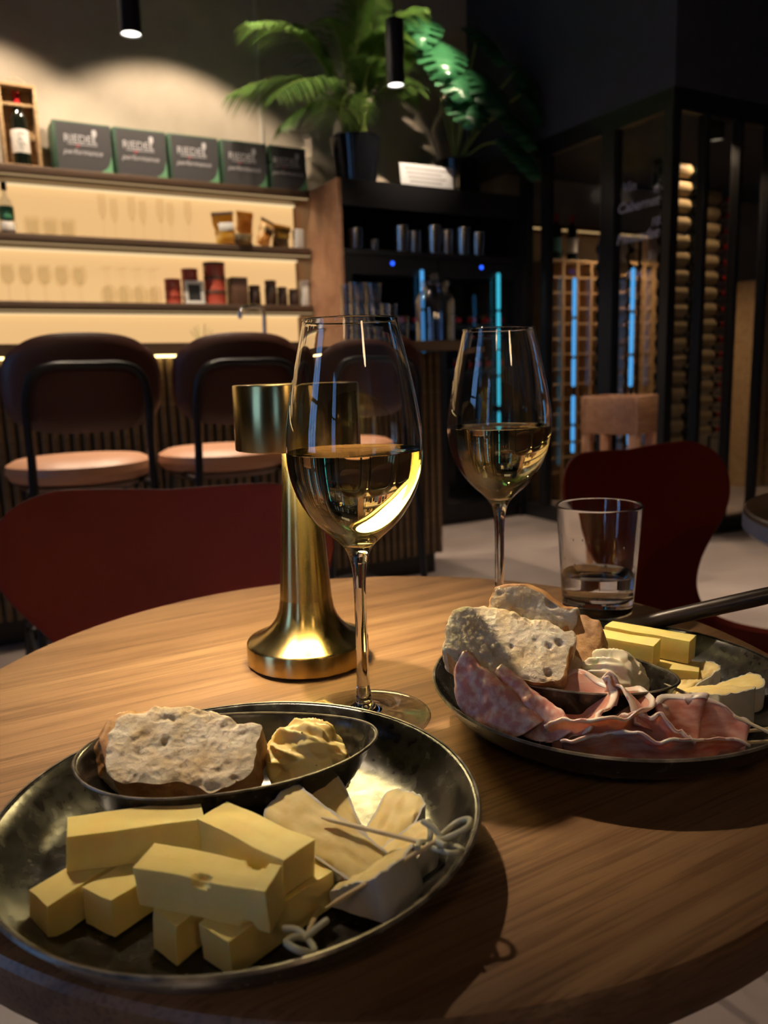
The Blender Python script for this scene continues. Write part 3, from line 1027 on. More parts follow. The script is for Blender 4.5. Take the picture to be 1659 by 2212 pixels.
# fridges
FW = (UW - .05 - .01) / 2
for i in range(2):
    fx = .025 + i * (FW + .01)
    fr = thing('wine_fridge', ['left black wine fridge beside the walnut panel', 'right black wine fridge next to the wine cellar glass'][i], 'wine fridge', BP(UA0 + fx, UF, .08), RZ)
    h = 1.52
    box('side_wall', .002, .025, .03, UD - .03, 0, h, m_fridge_in, fr)
    box('side_wall', FW - .025, FW - .002, .03, UD - .03, 0, h, m_fridge_in, fr)
    box('back_wall', .025, FW - .025, UD - .05, UD - .03, 0, h, m_fridge_in, fr)
    box('base', .025, FW - .025, .03, UD - .05, 0, .03, m_fridge_in, fr)
    box('top', .025, FW - .025, .03, UD - .05, h - .08, h, m_fridge_in, fr)
    dbm = bm_new()
    for (z0, z1, x0, x1) in [(0, .05, 0, FW), (h - .1, h, 0, FW), (.05, h - .1, 0, .045), (.05, h - .1, FW - .045, FW)]:
        add_box(dbm, x0, x1, .0, .025, z0, z1)
    dr_ = link_mesh('door', dbm, m_black, fr)
    box('door_glass', .045, FW - .045, .008, .014, .05, h - .1, m_pane, dr_)
    d = lathe('indicator', [(0, -.002), (.011, -.002), (.011, .002), (0, .002)], m_blue, dr_, 20, loc=(FW * .5, -.002, h - .035), rot=(PI / 2, 0, 0))
    for zs in (.55, .86, 1.13):
        box('rack_shelf', .026, FW - .026, .05, UD - .06, zs, zs + .012, m_steel, fr)
        box('shelf_front', .03, FW - .03, .035, .05, zs - .01, zs + .022, m_fridge_in, fr)
    for zs in (.86, 1.13):
        pr = None
        for k in range(5):
            if pr is None:
                pr = make_bottle('wine_bottle', 'dark wine bottle lying in the %s wine fridge, %s shelf' % (['left', 'right'][i], 'upper' if zs > 1 else 'middle'), m_redfoil, group='bottles in the wine fridges', n=16)
                o = pr
            else:
                o = copy_tree(pr)
            o['label'] = 'dark bottle lying %s from left on the %s shelf of the %s wine fridge' % (ORD[k], 'upper' if zs > 1 else 'middle', ['left', 'right'][i])
            o.location = BP(UA0 + fx + .085 + k * (FW - .17) / 4, UF + .385, .08 + zs + .0122 + .038)
            o.rotation_euler = (PI / 2, 0, RZ)
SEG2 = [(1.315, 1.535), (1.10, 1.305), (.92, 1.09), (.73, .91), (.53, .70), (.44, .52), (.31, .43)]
reflection_strip('blue reflection strip on the black fridge front behind the glass jar', BP(2.17, UF - .02, 0), SEG2, m_reflect_blue)
reflection_strip('bright cyan reflection strip on the black cabinet seen above the rear wine glass', BP(2.722, UF - .02, 0), SEG2, m_reflect_cyan)
# steel cups on the open shelf
cups = [(1.80, .045, .12), (1.93, .03, .07), (2.10, .048, .15), (2.20, .045, .13), (2.325, .05, .165), (2.43, .042, .15), (2.535, .05, .165), (2.66, .05, .15)]
clabs = ['dim steel shaker at the left end of the open cabinet shelf', 'low dark steel cup second from left on the cabinet shelf', 'steel cup third from left on the cabinet shelf', 'steel cup fourth from left on the cabinet shelf', 'tall steel shaker in the middle of the cabinet shelf', 'steel cup right of the tall middle shaker', 'tall bright steel shaker, second from the right on the shelf', 'steel cup at the right end of the cabinet shelf']
for i, (a, r, h) in enumerate(cups):
    c = lathe('steel_cup', [(0, 0), (r * .82, 0), (r * .84, .004), (r, h), (r * 1.04, h + .002), (r * .97, h + .002), (r * .8, .008), (0, .008)], m_steel, None, 28, loc=BP(a, UF + .09 + .02 * (i % 2), 1.635))
    tag(c, clabs[i], 'cup', 'steel cups on the cabinet shelf')
# sign card on top
sg = thing('sign_card', 'white lettered card leaning on top of the black cabinet', 'sign', BP(2.25, UF + .02, UZ), RZ)
sg.rotation_euler = (-.12, 0, RZ)
box('card', -.18, .18, 0, .004, .001, .125, m_card, sg)
for k in range(4):
    box('print_line', -.15 + .01 * k, .13 - .03 * (k % 2), -.0008, .0002, .095 - k * .024, .101 - k * .024, m_boxgrey, sg)

# ------------------------------------------------------------------ plants on the cabinet
pp = thing('palm', 'potted areca palm in glossy black pot on the black cabinet', 'potted plant', BP(1.87, -.17, UZ), RZ)
lathe('pot', [(0, 0), (.10, 0), (.112, .01), (.142, .25), (.146, .262), (.138, .262), (.132, .245), (0, .235)], m_pot, pp, 40)
lathe('soil', [(0, .2365), (.128, .2365), (.126, .24), (0, .246)], m_soil, pp, 24)
rnd = random.Random(11)


def frond(parent, base, az, length, rise, droop, nleaf=40, lw=.0095, ll=.27, seed=0):
    bm = bm_new()
    r_ = random.Random(seed)
    d = Vector((math.cos(az), math.sin(az), 0))
    pts = []
    n = 24
    for i in range(n + 1):
        s = i / n
        out = length * (.10 * s + .62 * s * s)
        zz_ = .80 * rise * (1.35 * s - .38 * s * s) - droop * s ** 3
        pts.append(Vector(base) + d * out + Vector((0, 0, zz_)))
    for p_ in pts:
        if p_.y > .12:
            p_.y = .12 + (p_.y - .12) * .12
    add_tube(bm, pts, [.008 * (1 - .85 * i / n) for i in range(n + 1)], 6)
    for f_ in bm.faces:
        f_.material_index = 1
    for k in range(nleaf):
        s = .34 + .66 * k / (nleaf - 1)
        fi = s * n
        i0 = min(int(fi), n - 1)
        p = pts[i0].lerp(pts[i0 + 1], fi - i0)
        tdir = (pts[i0 + 1] - pts[i0]).normalized()
        side = d.cross(Vector((0, 0, 1))).normalized()
        for sg_ in (-1, 1):
            l = ll * (math.sin(PI * (.22 + .70 * (s - .34) / .66)) ** .8) * r_.uniform(.85, 1.1)
            dr = (tdir * .75 + side * sg_ * .8 + Vector((0, 0, r_.uniform(-.05, .2)))).normalized()
            wv = dr.cross(Vector((0, 0, 1))).normalized() * lw * .5
            prev = None
            for q in range(5):
                ss = q / 4
                c = p + dr * l * ss - Vector((0, 0, 1)) * (.55 * l * ss * ss)
                ww = wv * (math.sin(PI * min(1, .25 + .75 * ss)) ** .8 if ss < 1 else .04)
                c.y = min(c.y, .33 + .02 * ss)
                cur = (bm.verts.new(c - ww), bm.verts.new(c + ww))
                if prev:
                    bm.faces.new((prev[0], prev[1], cur[1], cur[0]))
                prev = cur
    o = link_mesh('frond', bm, [m_leaf, m_leafstem], parent, ang=60)
    return o


fr_list = [(-2.6, .95, .62, .42), (2.9, .90, .72, .35), (-3.0, .80, .95, .25), (2.2, .55, 1.0, .15), (-1.9, .45, 1.0, .12), (1.2, .35, 1.12, .1), (-.6, .50, 1.05, .15), (.1, .55, .98, .2), (-1.2, .35, .85, .15), (.7, .30, .80, .1), (-2.2, .70, .50, .40), (-.1, .35, .75, .15), (3.1, .55, .48, .30), (-1.55, .30, .62, .12), (-.9, .22, 1.15, .05), (-1.5, .20, 1.02, .05), (.3, .24, .92, .05), (-2.4, .40, .86, .15), (-.3, .42, .62, .18), (-.5, .30, .90, .08), (-1.3, .28, .72, .06)]
for i, (az, ln, ri, dr) in enumerate(fr_list):
    rr = rnd.uniform(.02, .07)
    frond(pp, (rr * math.cos(az), rr * math.sin(az), .235), az, ln, ri, dr, seed=i)

mo = thing('monstera', 'monstera with large dark split leaves right of the palm', 'potted plant', BP(2.62, -.08, UZ), RZ)
lathe('pot', [(0, 0), (.11, 0), (.12, .01), (.13, .22), (.133, .23), (.125, .23), (.12, .215), (0, .205)], m_pot, mo, 32)
lathe('soil', [(0, .206), (.118, .206), (.116, .21), (0, .214)], m_soil, mo, 20)
tube('trunk', smooth_path([(-.10, 0, .205), (-.14, -.01, .30), (-.16, 0, .40), (-.10, .0, .52), (-.08, 0, .62)], 5), .016, m_trunk, mo, 8)


def monstera_leaf(parent, base, tip_base, nrm, size, seed):
    tube('stalk', smooth_path([base, (Vector(base) + Vector(tip_base)) / 2 + Vector((0, 0, .06)), tip_base], 6), .006, m_leafstem, parent, 6)
    bm = bm_new()
    n = 28
    spine, left, right = [], [], []
    r_ = random.Random(seed)
    prevc = None
    rows = []
    for i in range(n + 1):
        s = i / n
        wd = size * .46 * (math.sin(PI * min(1, .12 + .86 * s)) ** .65)
        notch = 1.0
        if 3 < i < n - 3 and i % 4 == 0:
            notch = .35
        row = []
        for j in (-2, -1, 0, 1, 2):
            fx = j / 2
            x = wd * fx * (notch if abs(j) == 2 else (notch * .5 + .5 if abs(j) == 1 else 1))
            y = size * (s - .12) - abs(fx) * size * .10
            z = -.10 * size * fx * fx - .30 * size * s * s + .05 * size
            row.append(bm.verts.new((x, y, z)))
        rows.append(row)
    for i in range(n):
        for j in range(4):
            bm.faces.new((rows[i][j], rows[i][j + 1], rows[i + 1][j + 1], rows[i + 1][j]))
    q = Vector(nrm).normalized()
    yd = Vector((q.x, q.y, 0))
    yd = (yd.normalized() * .8 + Vector((0, 0, -.5))).normalized() if yd.length > .01 else Vector((1, 0, 0))
    xd = yd.cross(q).normalized()
    zd = xd.cross(yd)
    R = Matrix((xd, yd, zd)).transposed().to_4x4()
    R.translation = Vector(tip_base)
    bm.transform(R)
    for v_ in bm.verts:
        if v_.co.x > .285:
            v_.co.x = .285 + (v_.co.x - .285) * .06
        v_.co.y = min(v_.co.y, .3)
    o = link_mesh('leaf', bm, m_monstera, parent, ang=60)
    return o


for i, (tb, nr, sz) in enumerate([((-.24, -.18, .80), (-.2, -.7, .6), .36), ((-.04, -.27, .64), (.1, -.8, .5), .40), ((.16, -.29, .46), (.25, -.8, .45), .38), ((.24, -.30, .70), (.5, -.6, .5), .34), ((.06, -.16, .92), (.2, -.6, .7), .34), ((.20, -.32, .28), (.15, -.9, .35), .36), ((-.14, -.29, .50), (-.2, -.8, .5), .32), ((.25, -.34, .56), (.6, -.6, .4), .30), ((-.32, -.08, .96), (-.3, -.6, .7), .34), ((-.20, -.24, .66), (-.1, -.9, .4), .34)]):
    monstera_leaf(mo, (0, 0, .21), tb, nr, sz, i)

# ================================================================== BAR COUNTER
bar = thing('bar_counter', 'long bar counter with ribbed wooden front behind the bar stools', 'bar counter', BP(0, 0, 0), RZ)
BA0, BA1 = -1.7, 1.70
box('worktop', BA0, BA1 + .02, -1.55, -.95, 1.045, 1.08, m_counter, bar, .003)
box('edge_band', BA0, BA1 + .02, -1.555, -1.55, 1.04, 1.08, m_counter_edge, bar)
box('carcass', BA0, BA1 - .02, -1.285, -.97, .10, 1.04, m_blackwood, bar)
box('plinth', BA0, BA1 - .04, -1.25, -.99, 0, .10, m_black, bar)
box('under_light', BA0, 1.25, -1.325, -1.308, 1.037, 1.045, emit('bar_led', (1.0, 0.72, 0.28), 6.0), bar)
sl = None
k = 0
x = BA0
while x < BA1 - .03:
    if sl is None:
        sl = box('slat', 0, .026, -.02, 0, .10, 1.04, m_slat, bar, .008, (x, -1.285, 0))
    else:
        c = sl.copy()
        COL.objects.link(c)
        c.location = (x, -1.285, 0)
    x += .036
y = -1.26
while y < -1.0:
    c = sl.copy()
    COL.objects.link(c)
    c.location = (BA1 - .02, y, 0)
    c.rotation_euler = (0, 0, PI / 2)
    y += .036

# tumblers and jar on the counter
ntum = 0
for i in range(3):
    for j in range(2):
        for lv in range(2 + (i < 2)):
            o = lathe('bar_tumbler', [(0, 0), (.027, 0), (.03, .004), (.035, .085), (.0335, .085), (.0285, .008), (0, .008)], m_jar, None, 24, loc=BP(1.27 + i * .078, -1.28 + j * .085, 1.0805 + lv * .0862))
            tag(o, 'clear bar tumbler, %s of the %s stack in the %s row' % (['bottom', 'second', 'third'][lv], ['left', 'middle', 'right'][i], ['front', 'back'][j]), 'tumbler', 'tumblers stacked on the bar')
o = lathe('bar_tumbler', [(0, 0), (.024, 0), (.026, .004), (.03, .12), (.0285, .12), (.0245, .008), (0, .008)], m_jar, None, 24, loc=BP(1.515, -1.24, 1.0805))
tag(o, 'single tall clear tumbler between the stacked tumblers and the jar', 'tumbler')
jr = thing('glass_jar', 'big clear glass jar with lid standing on the bar counter', 'jar', BP(1.635, -1.33, 1.0802), RZ)
lathe('jar_body', [(0, 0), (.075, 0), (.085, .008), (.086, .18), (.08, .205), (.058, .228), (.056, .245), (.053, .245), (.055, .226), (.077, .203), (.083, .18), (.082, .01), (0, .01)], m_jar, jr, 40)
lathe('lid', [(0, .246), (.06, .246), (.062, .25), (.062, .264), (.058, .27), (.03, .274), (.012, .276), (.012, .285), (.018, .295), (.012, .305), (0, .306)], m_jar, jr, 32)

# ================================================================== PENDANTS
for (lab, px, py, zb) in [('black cylinder pendant lamp above the gift cartons', -.888, 3.2, 2.221), ('black cylinder pendant lamp hanging before the palm', .1115, 3.85, 2.234)]:
    p = thing('pendant_lamp', lab, 'pendant lamp', (px, py, zb), 0)
    lathe('lamp_body', [(.036, .012), (.036, 0), (.0405, 0), (.0405, .27), (.036, .274), (0, .274), (0, .27), (.036, .27), (.036, .012)], m_black, p, 32)
    lathe('lens', [(0, .006), (.036, .006), (.036, .012), (0, .012)], m_spotface, p, 32)
    tube('cable', [(0, 0, .274), (0, 0, CEIL - zb)], .003, m_black, p, 6)
    l = lamp_light('pendant_spot', 'SPOT', (px, py, zb - .004), 40, WARM2, spot_size=math.radians(150), spot_blend=1.0, shadow_soft_size=.03)

# ceiling spots (above the frame): wall washers, stool lights, floor lights, plant light
def ceiling_spot(label, a, b, z, energy, size_deg, blend, target=None, color=WARM2, soft=.03, lens=None):
    p = thing('ceiling_spot', label, 'spotlight', BP(a, b, z), RZ)
    lathe('lamp_body', [(.036, .012), (.036, 0), (.04, 0), (.04, .16), (0, .16), (0, .156), (.036, .15), (.036, .012)], m_black, p, 24)
    lathe('lens', [(0, .008), (.036, .008), (.036, .012), (0, .012)], lens or m_spotface, p, 24)
    tube('stem', [(0, 0, .16), (0, 0, CEIL - z)], .006, m_black, p, 8)
    l = lamp_light('ceiling_spot_light', 'SPOT', BP(a, b, z - .006), energy, color, spot_size=math.radians(size_deg), spot_blend=blend, shadow_soft_size=soft)
    if target is not None:
        dv = Vector(target) - l.location
        l.rotation_euler = dv.to_track_quat('-Z', 'Y').to_euler()
    return p


ceiling_spot('wall washer spotlight above the gift cartons', .92, -.45, 3.24, 170, 104, .25)
ceiling_spot('wall washer spotlight above the wooden wine case', -.10, -.45, 3.24, 170, 104, .25)
ceiling_spot('spotlight over the left bar stools', .10, -2.05, 3.5, 150, 40, .6)
ceiling_spot('spotlight over the right bar stool', .75, -2.0, 3.5, 150, 40, .6)
ceiling_spot('spotlight over the open floor', 2.15, -2.3, 3.5, 175, 50, .7)
ceiling_spot('spotlight over the floor by the neighbouring table', 2.1, -2.9, 3.5, 150, 36, .8)
ceiling_spot('plant spotlight above the palm', 2.20, -1.25, 3.6, 620, 38, .9, target=BP(2.14, -.20, 2.50))
ceiling_spot('spotlight inside the cellar above the racks', 3.42, -1.36, 2.12, 15, 130, .6, lens=m_spotdim, color=WARM)
ceiling_spot('second spotlight inside the cellar near the wooden racks', 4.0, -.45, 2.12, 42, 130, .6, lens=m_spotdim, color=WARM)
ceiling_spot('table spotlight to the left of the oak table', -.35, -2.75, 3.3, 800, 16.0, 1.0, target=(-.08, .62, .73), color=(1.0, 0.78, 0.52), soft=.05)


def fill_lamp(label, loc, r, strength):  # unseen globe, added behind the camera as warm front fill
    p = thing('fill_globe', label, 'pendant lamp', loc)
    bm = bm_new()
    bmesh.ops.create_icosphere(bm, subdivisions=3, radius=r)
    link_mesh('globe', bm, emit('fill_globe_glow', (1.0, 0.66, 0.36), strength), p, ang=180)
    lathe('cap', [(0, r - .01), (.04, r - .01), (.04, r + .04), (0, r + .04)], m_black, p, 20)
    tube('cable', [(0, 0, r + .04), (0, 0, CEIL - loc[2])], .003, m_black, p, 6)
    return p


fill_lamp('added warm fill globe behind the viewer', (-.55, -1.7, 2.35), .12, 24.0)
fill_lamp('second added warm fill globe behind the viewer', (1.35, -1.9, 2.35), .12, 24.0)

# ================================================================== BAR STOOLS
def bar_stool(label, a, b, rz=0.0):
    t = thing('bar_stool', label, 'bar stool', BP(a, b, 0), RZ + rz, 'bar stools along the counter')
    # seat: rounded pad, local +y faces the bar
    lathe('seat', [(0, .69), (.15, .69), (.178, .70), (.190, .72), (.187, .74), (.165, .752), (.10, .757), (0, .758)], m_tan, t, 48)
    lathe('seat_pan', [(0, .675), (.15, .675), (.165, .69), (0, .69)], m_leather, t, 40)
    # backrest: curved rounded pad
    bm = bm_new()
    nu, nv = 32, 16
    grid = {}
    for s_ in (0, 1):
        for i in range(nu + 1):
            for j in range(nv + 1):
                uu, vv = i / nu * 2 - 1, j / nv * 2 - 1
                # superellipse outline
                k_ = 3.2
                den = max(abs(uu), abs(vv))
                if den > 0:
                    sc = den / ((abs(uu) ** k_ + abs(vv) ** k_) ** (1 / k_))
                else:
                    sc = 1
                x_, z_ = uu * sc * .188, vv * sc * .115
                rr = max(abs(uu), abs(vv))
                thick = .020 * (1 - rr ** 6) ** .5 if rr < 1 else 0
                yy = .55 * x_ * x_ * 1.6 + (thick if s_ else -thick)
                z_ += .012 * (1 - uu * uu) * (1 if vv > 0 else 0)
                if rr >= 1 and s_ == 1:
                    grid[s_, i, j] = grid[0, i, j]
                else:
                    grid[s_, i, j] = bm.verts.new((x_, -.225 + yy - .10 * (z_), .945 + z_))
    for s_ in (0, 1):
        for i in range(nu):
            for j in range(nv):
                q = [grid[s_, i, j], grid[s_, i + 1, j], grid[s_, i + 1, j + 1], grid[s_, i, j + 1]]
                bm.faces.new(q if s_ == 0 else q[::-1])
    link_mesh('backrest', bm, m_leather, t, ang=70)
    arch = smooth_path([(-.178, -.245, 0), (-.155, -.225, .45), (-.142, -.232, .75), (-.142, -.248, .90), (-.125, -.256, .968), (-.085, -.262, .992), (0, -.264, .994), (.085, -.262, .992), (.125, -.256, .968), (.142, -.248, .90), (.142, -.232, .75), (.155, -.225, .45), (.178, -.245, 0)], 6)
    tube('back_frame', arch, .0105, m_black, t, 10)
    for s_ in (-1, 1):
        tube('leg', smooth_path([(s_ * .13, .10, .68), (s_ * .155, .17, .35), (s_ * .178, .21, 0)], 5), .0105, m_black, t, 10)
        tube('seat_rail', [(s_ * .150, -.228, .69), (s_ * .13, .10, .682)], .008, m_black, t, 8)
    tube('footrest', [(-.166, -.235, .24), (-.163, .185, .24), (.163, .185, .24), (.166, -.235, .24)], .009, m_black, t, 8, closed=True)
    return t


bar_stool('brown leather bar stool at the left edge, nearest the camera', -.03, -2.10)
bar_stool('middle brown leather bar stool, partly behind the brass lamp', .375, -2.10)
bar_stool('rightmost brown leather bar stool, seen through the front wine glass', .765, -2.10)


# ================================================================== SHELL CHAIRS
def shell_chair(label, loc, rz):
    t = thing('shell_chair', label, 'chair', loc, rz, 'oxblood shell chairs')
    prof = [(.805, .060, .150, 0), (.800, .059, .178, 0), (.790, .057, .203, 0), (.775, .053, .222, 0), (.750, .047, .237, 0), (.715, .039, .240, 0), (.675, .028, .228, 0), (.635, .017, .198, 0), (.595, .006, .160, 0), (.555, -.008, .125, 0), (.520, -.022, .108, 0), (.490, -.040, .108, 0), (.468, -.065, .125, 0), (.455, -.11, .16, 0), (.450, -.17, .195, 0), (.452, -.24, .212, 0), (.456, -.31, .214, 0), (.456, -.37, .208, 0), (.448, -.41, .19, 0), (.436, -.435, .16, 0)]
    bm = bm_new()
    nt_ = 20
    rows = []
    for i, (z, y, wd, _) in enumerate(prof):
        row = []
        for k in range(nt_ + 1):
            tt = k / nt_ * 2 - 1
            x_ = wd * tt
            yy, zz_ = y, z
            if z > .5 and y > -.06:
                f_ = min(1, (z - .5) / .15)
                yy = y - .55 * f_ * x_ * x_ * 1.4
            if z > .7:
                zz_ = z - .007 * ((z - .7) / .105) * (1 - abs(tt)) ** 1.3
            row.append(bm.verts.new((x_, yy, zz_)))
        rows.append(row)
    for i in range(len(prof) - 1):
        for k in range(nt_):
            bm.faces.new((rows[i][k], rows[i][k + 1], rows[i + 1][k + 1], rows[i + 1][k]))
    o = link_mesh('shell', bm, m_redchair, t, ang=80)
    so = o.modifiers.new('thickness', 'SOLIDIFY')
    so.thickness = .009
    so.offset = 0
    ss = o.modifiers.new('smooth', 'SUBSURF')
    ss.levels = 1
    ss.render_levels = 2
    for (sx, sy) in ((-1, 1), (1, 1), (-1, -1), (1, -1)):
        tube('leg', smooth_path([(sx * .03, -.20, .438), (sx * .12, -.20 + sy * .09, .43), (sx * .155, -.20 + sy * .13, .40), (sx * .215, -.20 + sy * .22, 0)], 5), .007, m_steel, t, 8)
    lathe('seat_hub', [(0, .425), (.06, .425), (.06, .444), (0, .444)], m_black, t, 20, loc=(0, -.20, 0))
    return t


# local -y is the direction the chair faces
shell_chair('oxblood shell chair across the table behind the brass lamp', (-.308, 1.07, 0), math.radians(2))
shell_chair('oxblood shell chair on the right behind the water tumbler', (.50, 1.44, 0), math.radians(34))

# ================================================================== WOODEN BOX STAND
st = thing('box_stand', 'square wooden box stand on four legs before the cellar glass', 'stand', (.93, 3.08, 0), math.radians(55))
for (sx, sy) in ((-1, -1), (1, -1), (-1, 1), (1, 1)):
    box('leg', sx * .105 - .018, sx * .105 + .018, sy * .09 - .018, sy * .09 + .018, 0, .70, m_oakred, st, .002)
for (x0, x1, y0, y1) in [(-.125, .125, -.11, -.095), (-.125, .125, .095, .11), (-.125, -.11, -.095, .095), (.11, .125, -.095, .095)]:
    box('side_board', x0, x1, y0, y1, .70, .84, m_oakred, st, .002)
box('inner_base', -.11, .11, -.095, .095, .70, .715, m_oakred, st)
for s_ in (-1, 1):
    box('stretcher', -.09, .09, s_ * .09 - .008, s_ * .09 + .008, .30, .33, m_oakred, st)

# ================================================================== TABLES
T = 0.73
tb = thing('round_table', 'round oak table laden with food and drinks', 'table', (-.009, .552, 0))
R = .311
lathe('table_top', [(0, T - .028), (R - .006, T - .028), (R - .001, T - .025), (R, T - .020), (R, T - .005), (R - .002, T - .0015), (R - .006, T), (0, T)], m_table, tb, 128, ang=25)
lathe('pedestal', [(0, .02), (.03, .02), (.026, .05), (.026, T - .05), (.09, T - .034), (.09, T - .028), (0, T - .028)], m_black, tb, 32)
lathe('foot_plate', [(0, 0), (.21, 0), (.21, .008), (.20, .014), (.03, .02), (0, .02)], m_black, tb, 48)
t2 = thing('round_table', 'neighbouring round table with grey edge at the right border', 'table', (.862, 1.10, 0))
lathe('table_top', [(0, T - .008), (.318, T - .008), (.318, T - .003), (.315, T), (0, T)], m_table, t2, 96, ang=25)
lathe('table_edge', [(0, T - .036), (.314, T - .036), (.32, T - .030), (.32, T - .008), (0, T - .008)], m_grey_edge, t2, 96, ang=25)
lathe('pedestal', [(0, .02), (.03, .02), (.026, .05), (.026, T - .05), (.09, T - .042), (.09, T - .036), (0, T - .036)], m_black, t2, 32)
lathe('foot_plate', [(0, 0), (.21, 0), (.21, .008), (.20, .014), (.03, .02), (0, .02)], m_black, t2, 48)

# ================================================================== BRASS LAMP
lp = thing('table_lamp', 'brushed brass cordless table lamp with drum shade', 'table lamp', (-.064, .604, T))
lathe('base', [(0, .0012), (.0475, .0012), (.0485, .0022), (.0485, .0165), (.0478, .0178), (.0465, .0184), (.041, .0205), (.034, .0245), (.0285, .0295), (.0245, .0355), (.0218, .043), (.0205, .052), (0, .052)], m_brass, lp, 96, ang=40)
lathe('foot_pad', [(0, 0), (.044, 0), (.044, .0012), (0, .0012)], m_black, lp, 48)
lathe('column', [(0, .052), (.0205, .052), (.0190, .075), (.0165, .11), (.0145, .14), (.0130, .168), (.0130, .190), (0, .190)], m_brass, lp, 64, ang=40)
lathe('shade', [(.0472, .171), (.0475, .1705), (.0478, .171), (.0478, .2175), (.0472, .2186), (.046, .219), (0, .219), (0, .2175), (.0466, .2172), (.0466, .1712)], m_brass, lp, 96, ang=40)
lathe('reflector', [(.0441, .1740), (.0464, .1740), (.0464, .1770), (.0441, .1770)], m_black, lp, 64, closed=True)
lathe('diffuser', [(.0135, .1745), (.0440, .1745), (.0440, .1765), (.0135, .1765)], m_lampled, lp, 64, closed=True)

# ================================================================== WINE GLASSES
G_OUT = [(0, .0), (.0425, 0), (.0437, .0006), (.0440, .0012), (.0432, .0018), (.034, .0022), (.022, .0034), (.012, .0062), (.0066, .0105), (.0047, .018), (.0041, .03), (.0038, .06), (.0040, .088), (.0048, .102), (.0064, .110), (.0095, .1165), (.0150, .1222), (.0238, .1300), (.0308, .1385), (.0365, .1485), (.0402, .1585), (.0421, .1685), (.0428, .1785), (.0424, .1890), (.0408, .2010), (.0384, .2140), (.0355, .2275), (.0322, .2420), (.0291, .2560), (.02945, .2568), (.0292, .2576)]
G_IN = [(.0286, .2578), (.0281, .2570), (.0282, .2558), (.0315, .2418), (.0348, .2273), (.0377, .2138), (.0401, .2008), (.0417, .1888), (.0421, .1785), (.0414, .1688), (.0395, .1590), (.0358, .1492), (.0301, .1394), (.0231, .1312), (.0145, .1240), (.0070, .1202), (0, .1190)]


def prof_dense(p, n=4):
    c = [(r, z, 0) for r, z in p]
    return [(max(0, v_.x), v_.y) for v_ in smooth_path(c, n)]


def wine_glass(label, wlabel, loc, level):
    o = thing('wine_glass', label, 'wine glass', loc, 0, 'wine glasses on the oak table')
    up_ = [p for p in prof_dense(G_OUT[2:], 4) if p[1] >= .0062]
    lathe('bowl_and_stem', [(0, .0062)] + up_ + prof_dense(G_IN, 4), m_glass, o, 96, ang=60)
    ft = [p for p in prof_dense(G_OUT[2:], 4) if p[1] <= .0062]
    lathe('foot', [(0, 0.0002), (.0425, 0.0002)] + ft + [(0, .0061)], m_foot, o, 96, ang=60)
    inner = [(r, z) for (r, z) in prof_dense(G_IN, 4) if z <= level]
    # a hair into the glass wall so there is no air gap
    pr = [(0, level), (inner[0][0] - .0012, level)] + [(inner[0][0] + .0002, level + .0005)] + [(r + .0002 if r > 0 else 0, z - .0001) for r, z in inner]
    wn = lathe('white_wine', pr, m_wine, None, 96, loc=loc, ang=60)
    tag(wn, wlabel, 'wine')
    return o


wine_glass('large stemmed wine glass in front of the brass lamp', 'pale yellow wine in the front glass, lit by the lamp', (-.0171, .4907, T), .1775)
wine_glass('stemmed wine glass standing behind the bread on the right plate', 'pale golden wine in the rear glass behind the bread', (.0975, .655, T), .178)

# water tumbler
W = (.197, .709, T)
tg_ = lathe('water_tumbler', [(0, 0), (.0300, 0), (.0315, .0012), (.0320, .004), (.0350, .05), (.0384, .0985), (.0387, .1000), (.0381, .1008), (.0372, .1004), (.0368, .099), (.0335, .05), (.0306, .018), (.0300, .0155), (.0280, .0145), (0, .0143)], m_glass, None, 80, loc=W, ang=50)
tag(tg_, 'straight clear tumbler half filled with water near the red chair', 'tumbler')
rnd = random.Random(5)
bm = bm_new()
for k in range(26):
    an, zz_ = rnd.uniform(PI, 2 * PI), rnd.uniform(.042, .075)
    ro = .0306 + (zz_ - .018) * (.0335 - .0306) / .032 - .0002
    rr = rnd.uniform(.0004, .0011)
    mtx = Matrix.Translation((ro * math.cos(an), ro * math.sin(an), zz_)) @ Matrix.Rotation(an, 4, 'Z') @ Matrix.Diagonal((rr * .45, rr, rr * rnd.uniform(.8, 1.6), 1))
    bmesh.ops.create_icosphere(bm, subdivisions=2, radius=1, matrix=mtx)
dr2 = link_mesh('droplets', bm, m_water, tg_, ang=180)
dr2['kind'] = 'stuff'
lv = .036
ri = .0306 + (lv - .018) * (.0335 - .0306) / .032
wt = lathe('water', [(0, lv), (ri - .0012, lv), (ri + .0002, lv + .0006), (.0308, .018), (.0302, .0155), (.028, .0143), (0, .0142)], m_water, None, 80, loc=W, ang=50)
tag(wt, 'clear water filling the lower third of the straight tumbler', 'water')


# ================================================================== PLATES AND BOWLS
def plate(label, loc, R_, rz=0.0):
    t = thing('dinner_plate', label, 'plate', loc, rz, 'dark glazed plates')
    k = R_ / .111
    pr = [(0, .0018), (.060, .0018), (.063, 0), (.066, .0002), (.072, .003), (.088, .0075), (.1015, .017), (.109, .0272), (.1105, .0296), (.1108, .0302), (.1095, .0308), (.1075, .0298), (.1035, .0235), (.096, .0135), (.088, .0088), (.078, .0068), (.06, .0062), (0, .006)]
    lathe('plate_body', [(r * k, z) for r, z in pr], m_ceramic, t, 128, ang=60)
    lathe('rim_line', [((.1108 + .0002) * k, .0300), ((.1102) * k, .0311), ((.1092) * k, .0310), ((.1098) * k, .0306)], m_rim, t, 128, closed=True)
    return t


plate('dark glazed round plate in the foreground with cheese sticks', (-.0705, .339, T), .1113)
plate('dark glazed round plate on the right with cold cuts', (.1415, .4764, T), .1137)


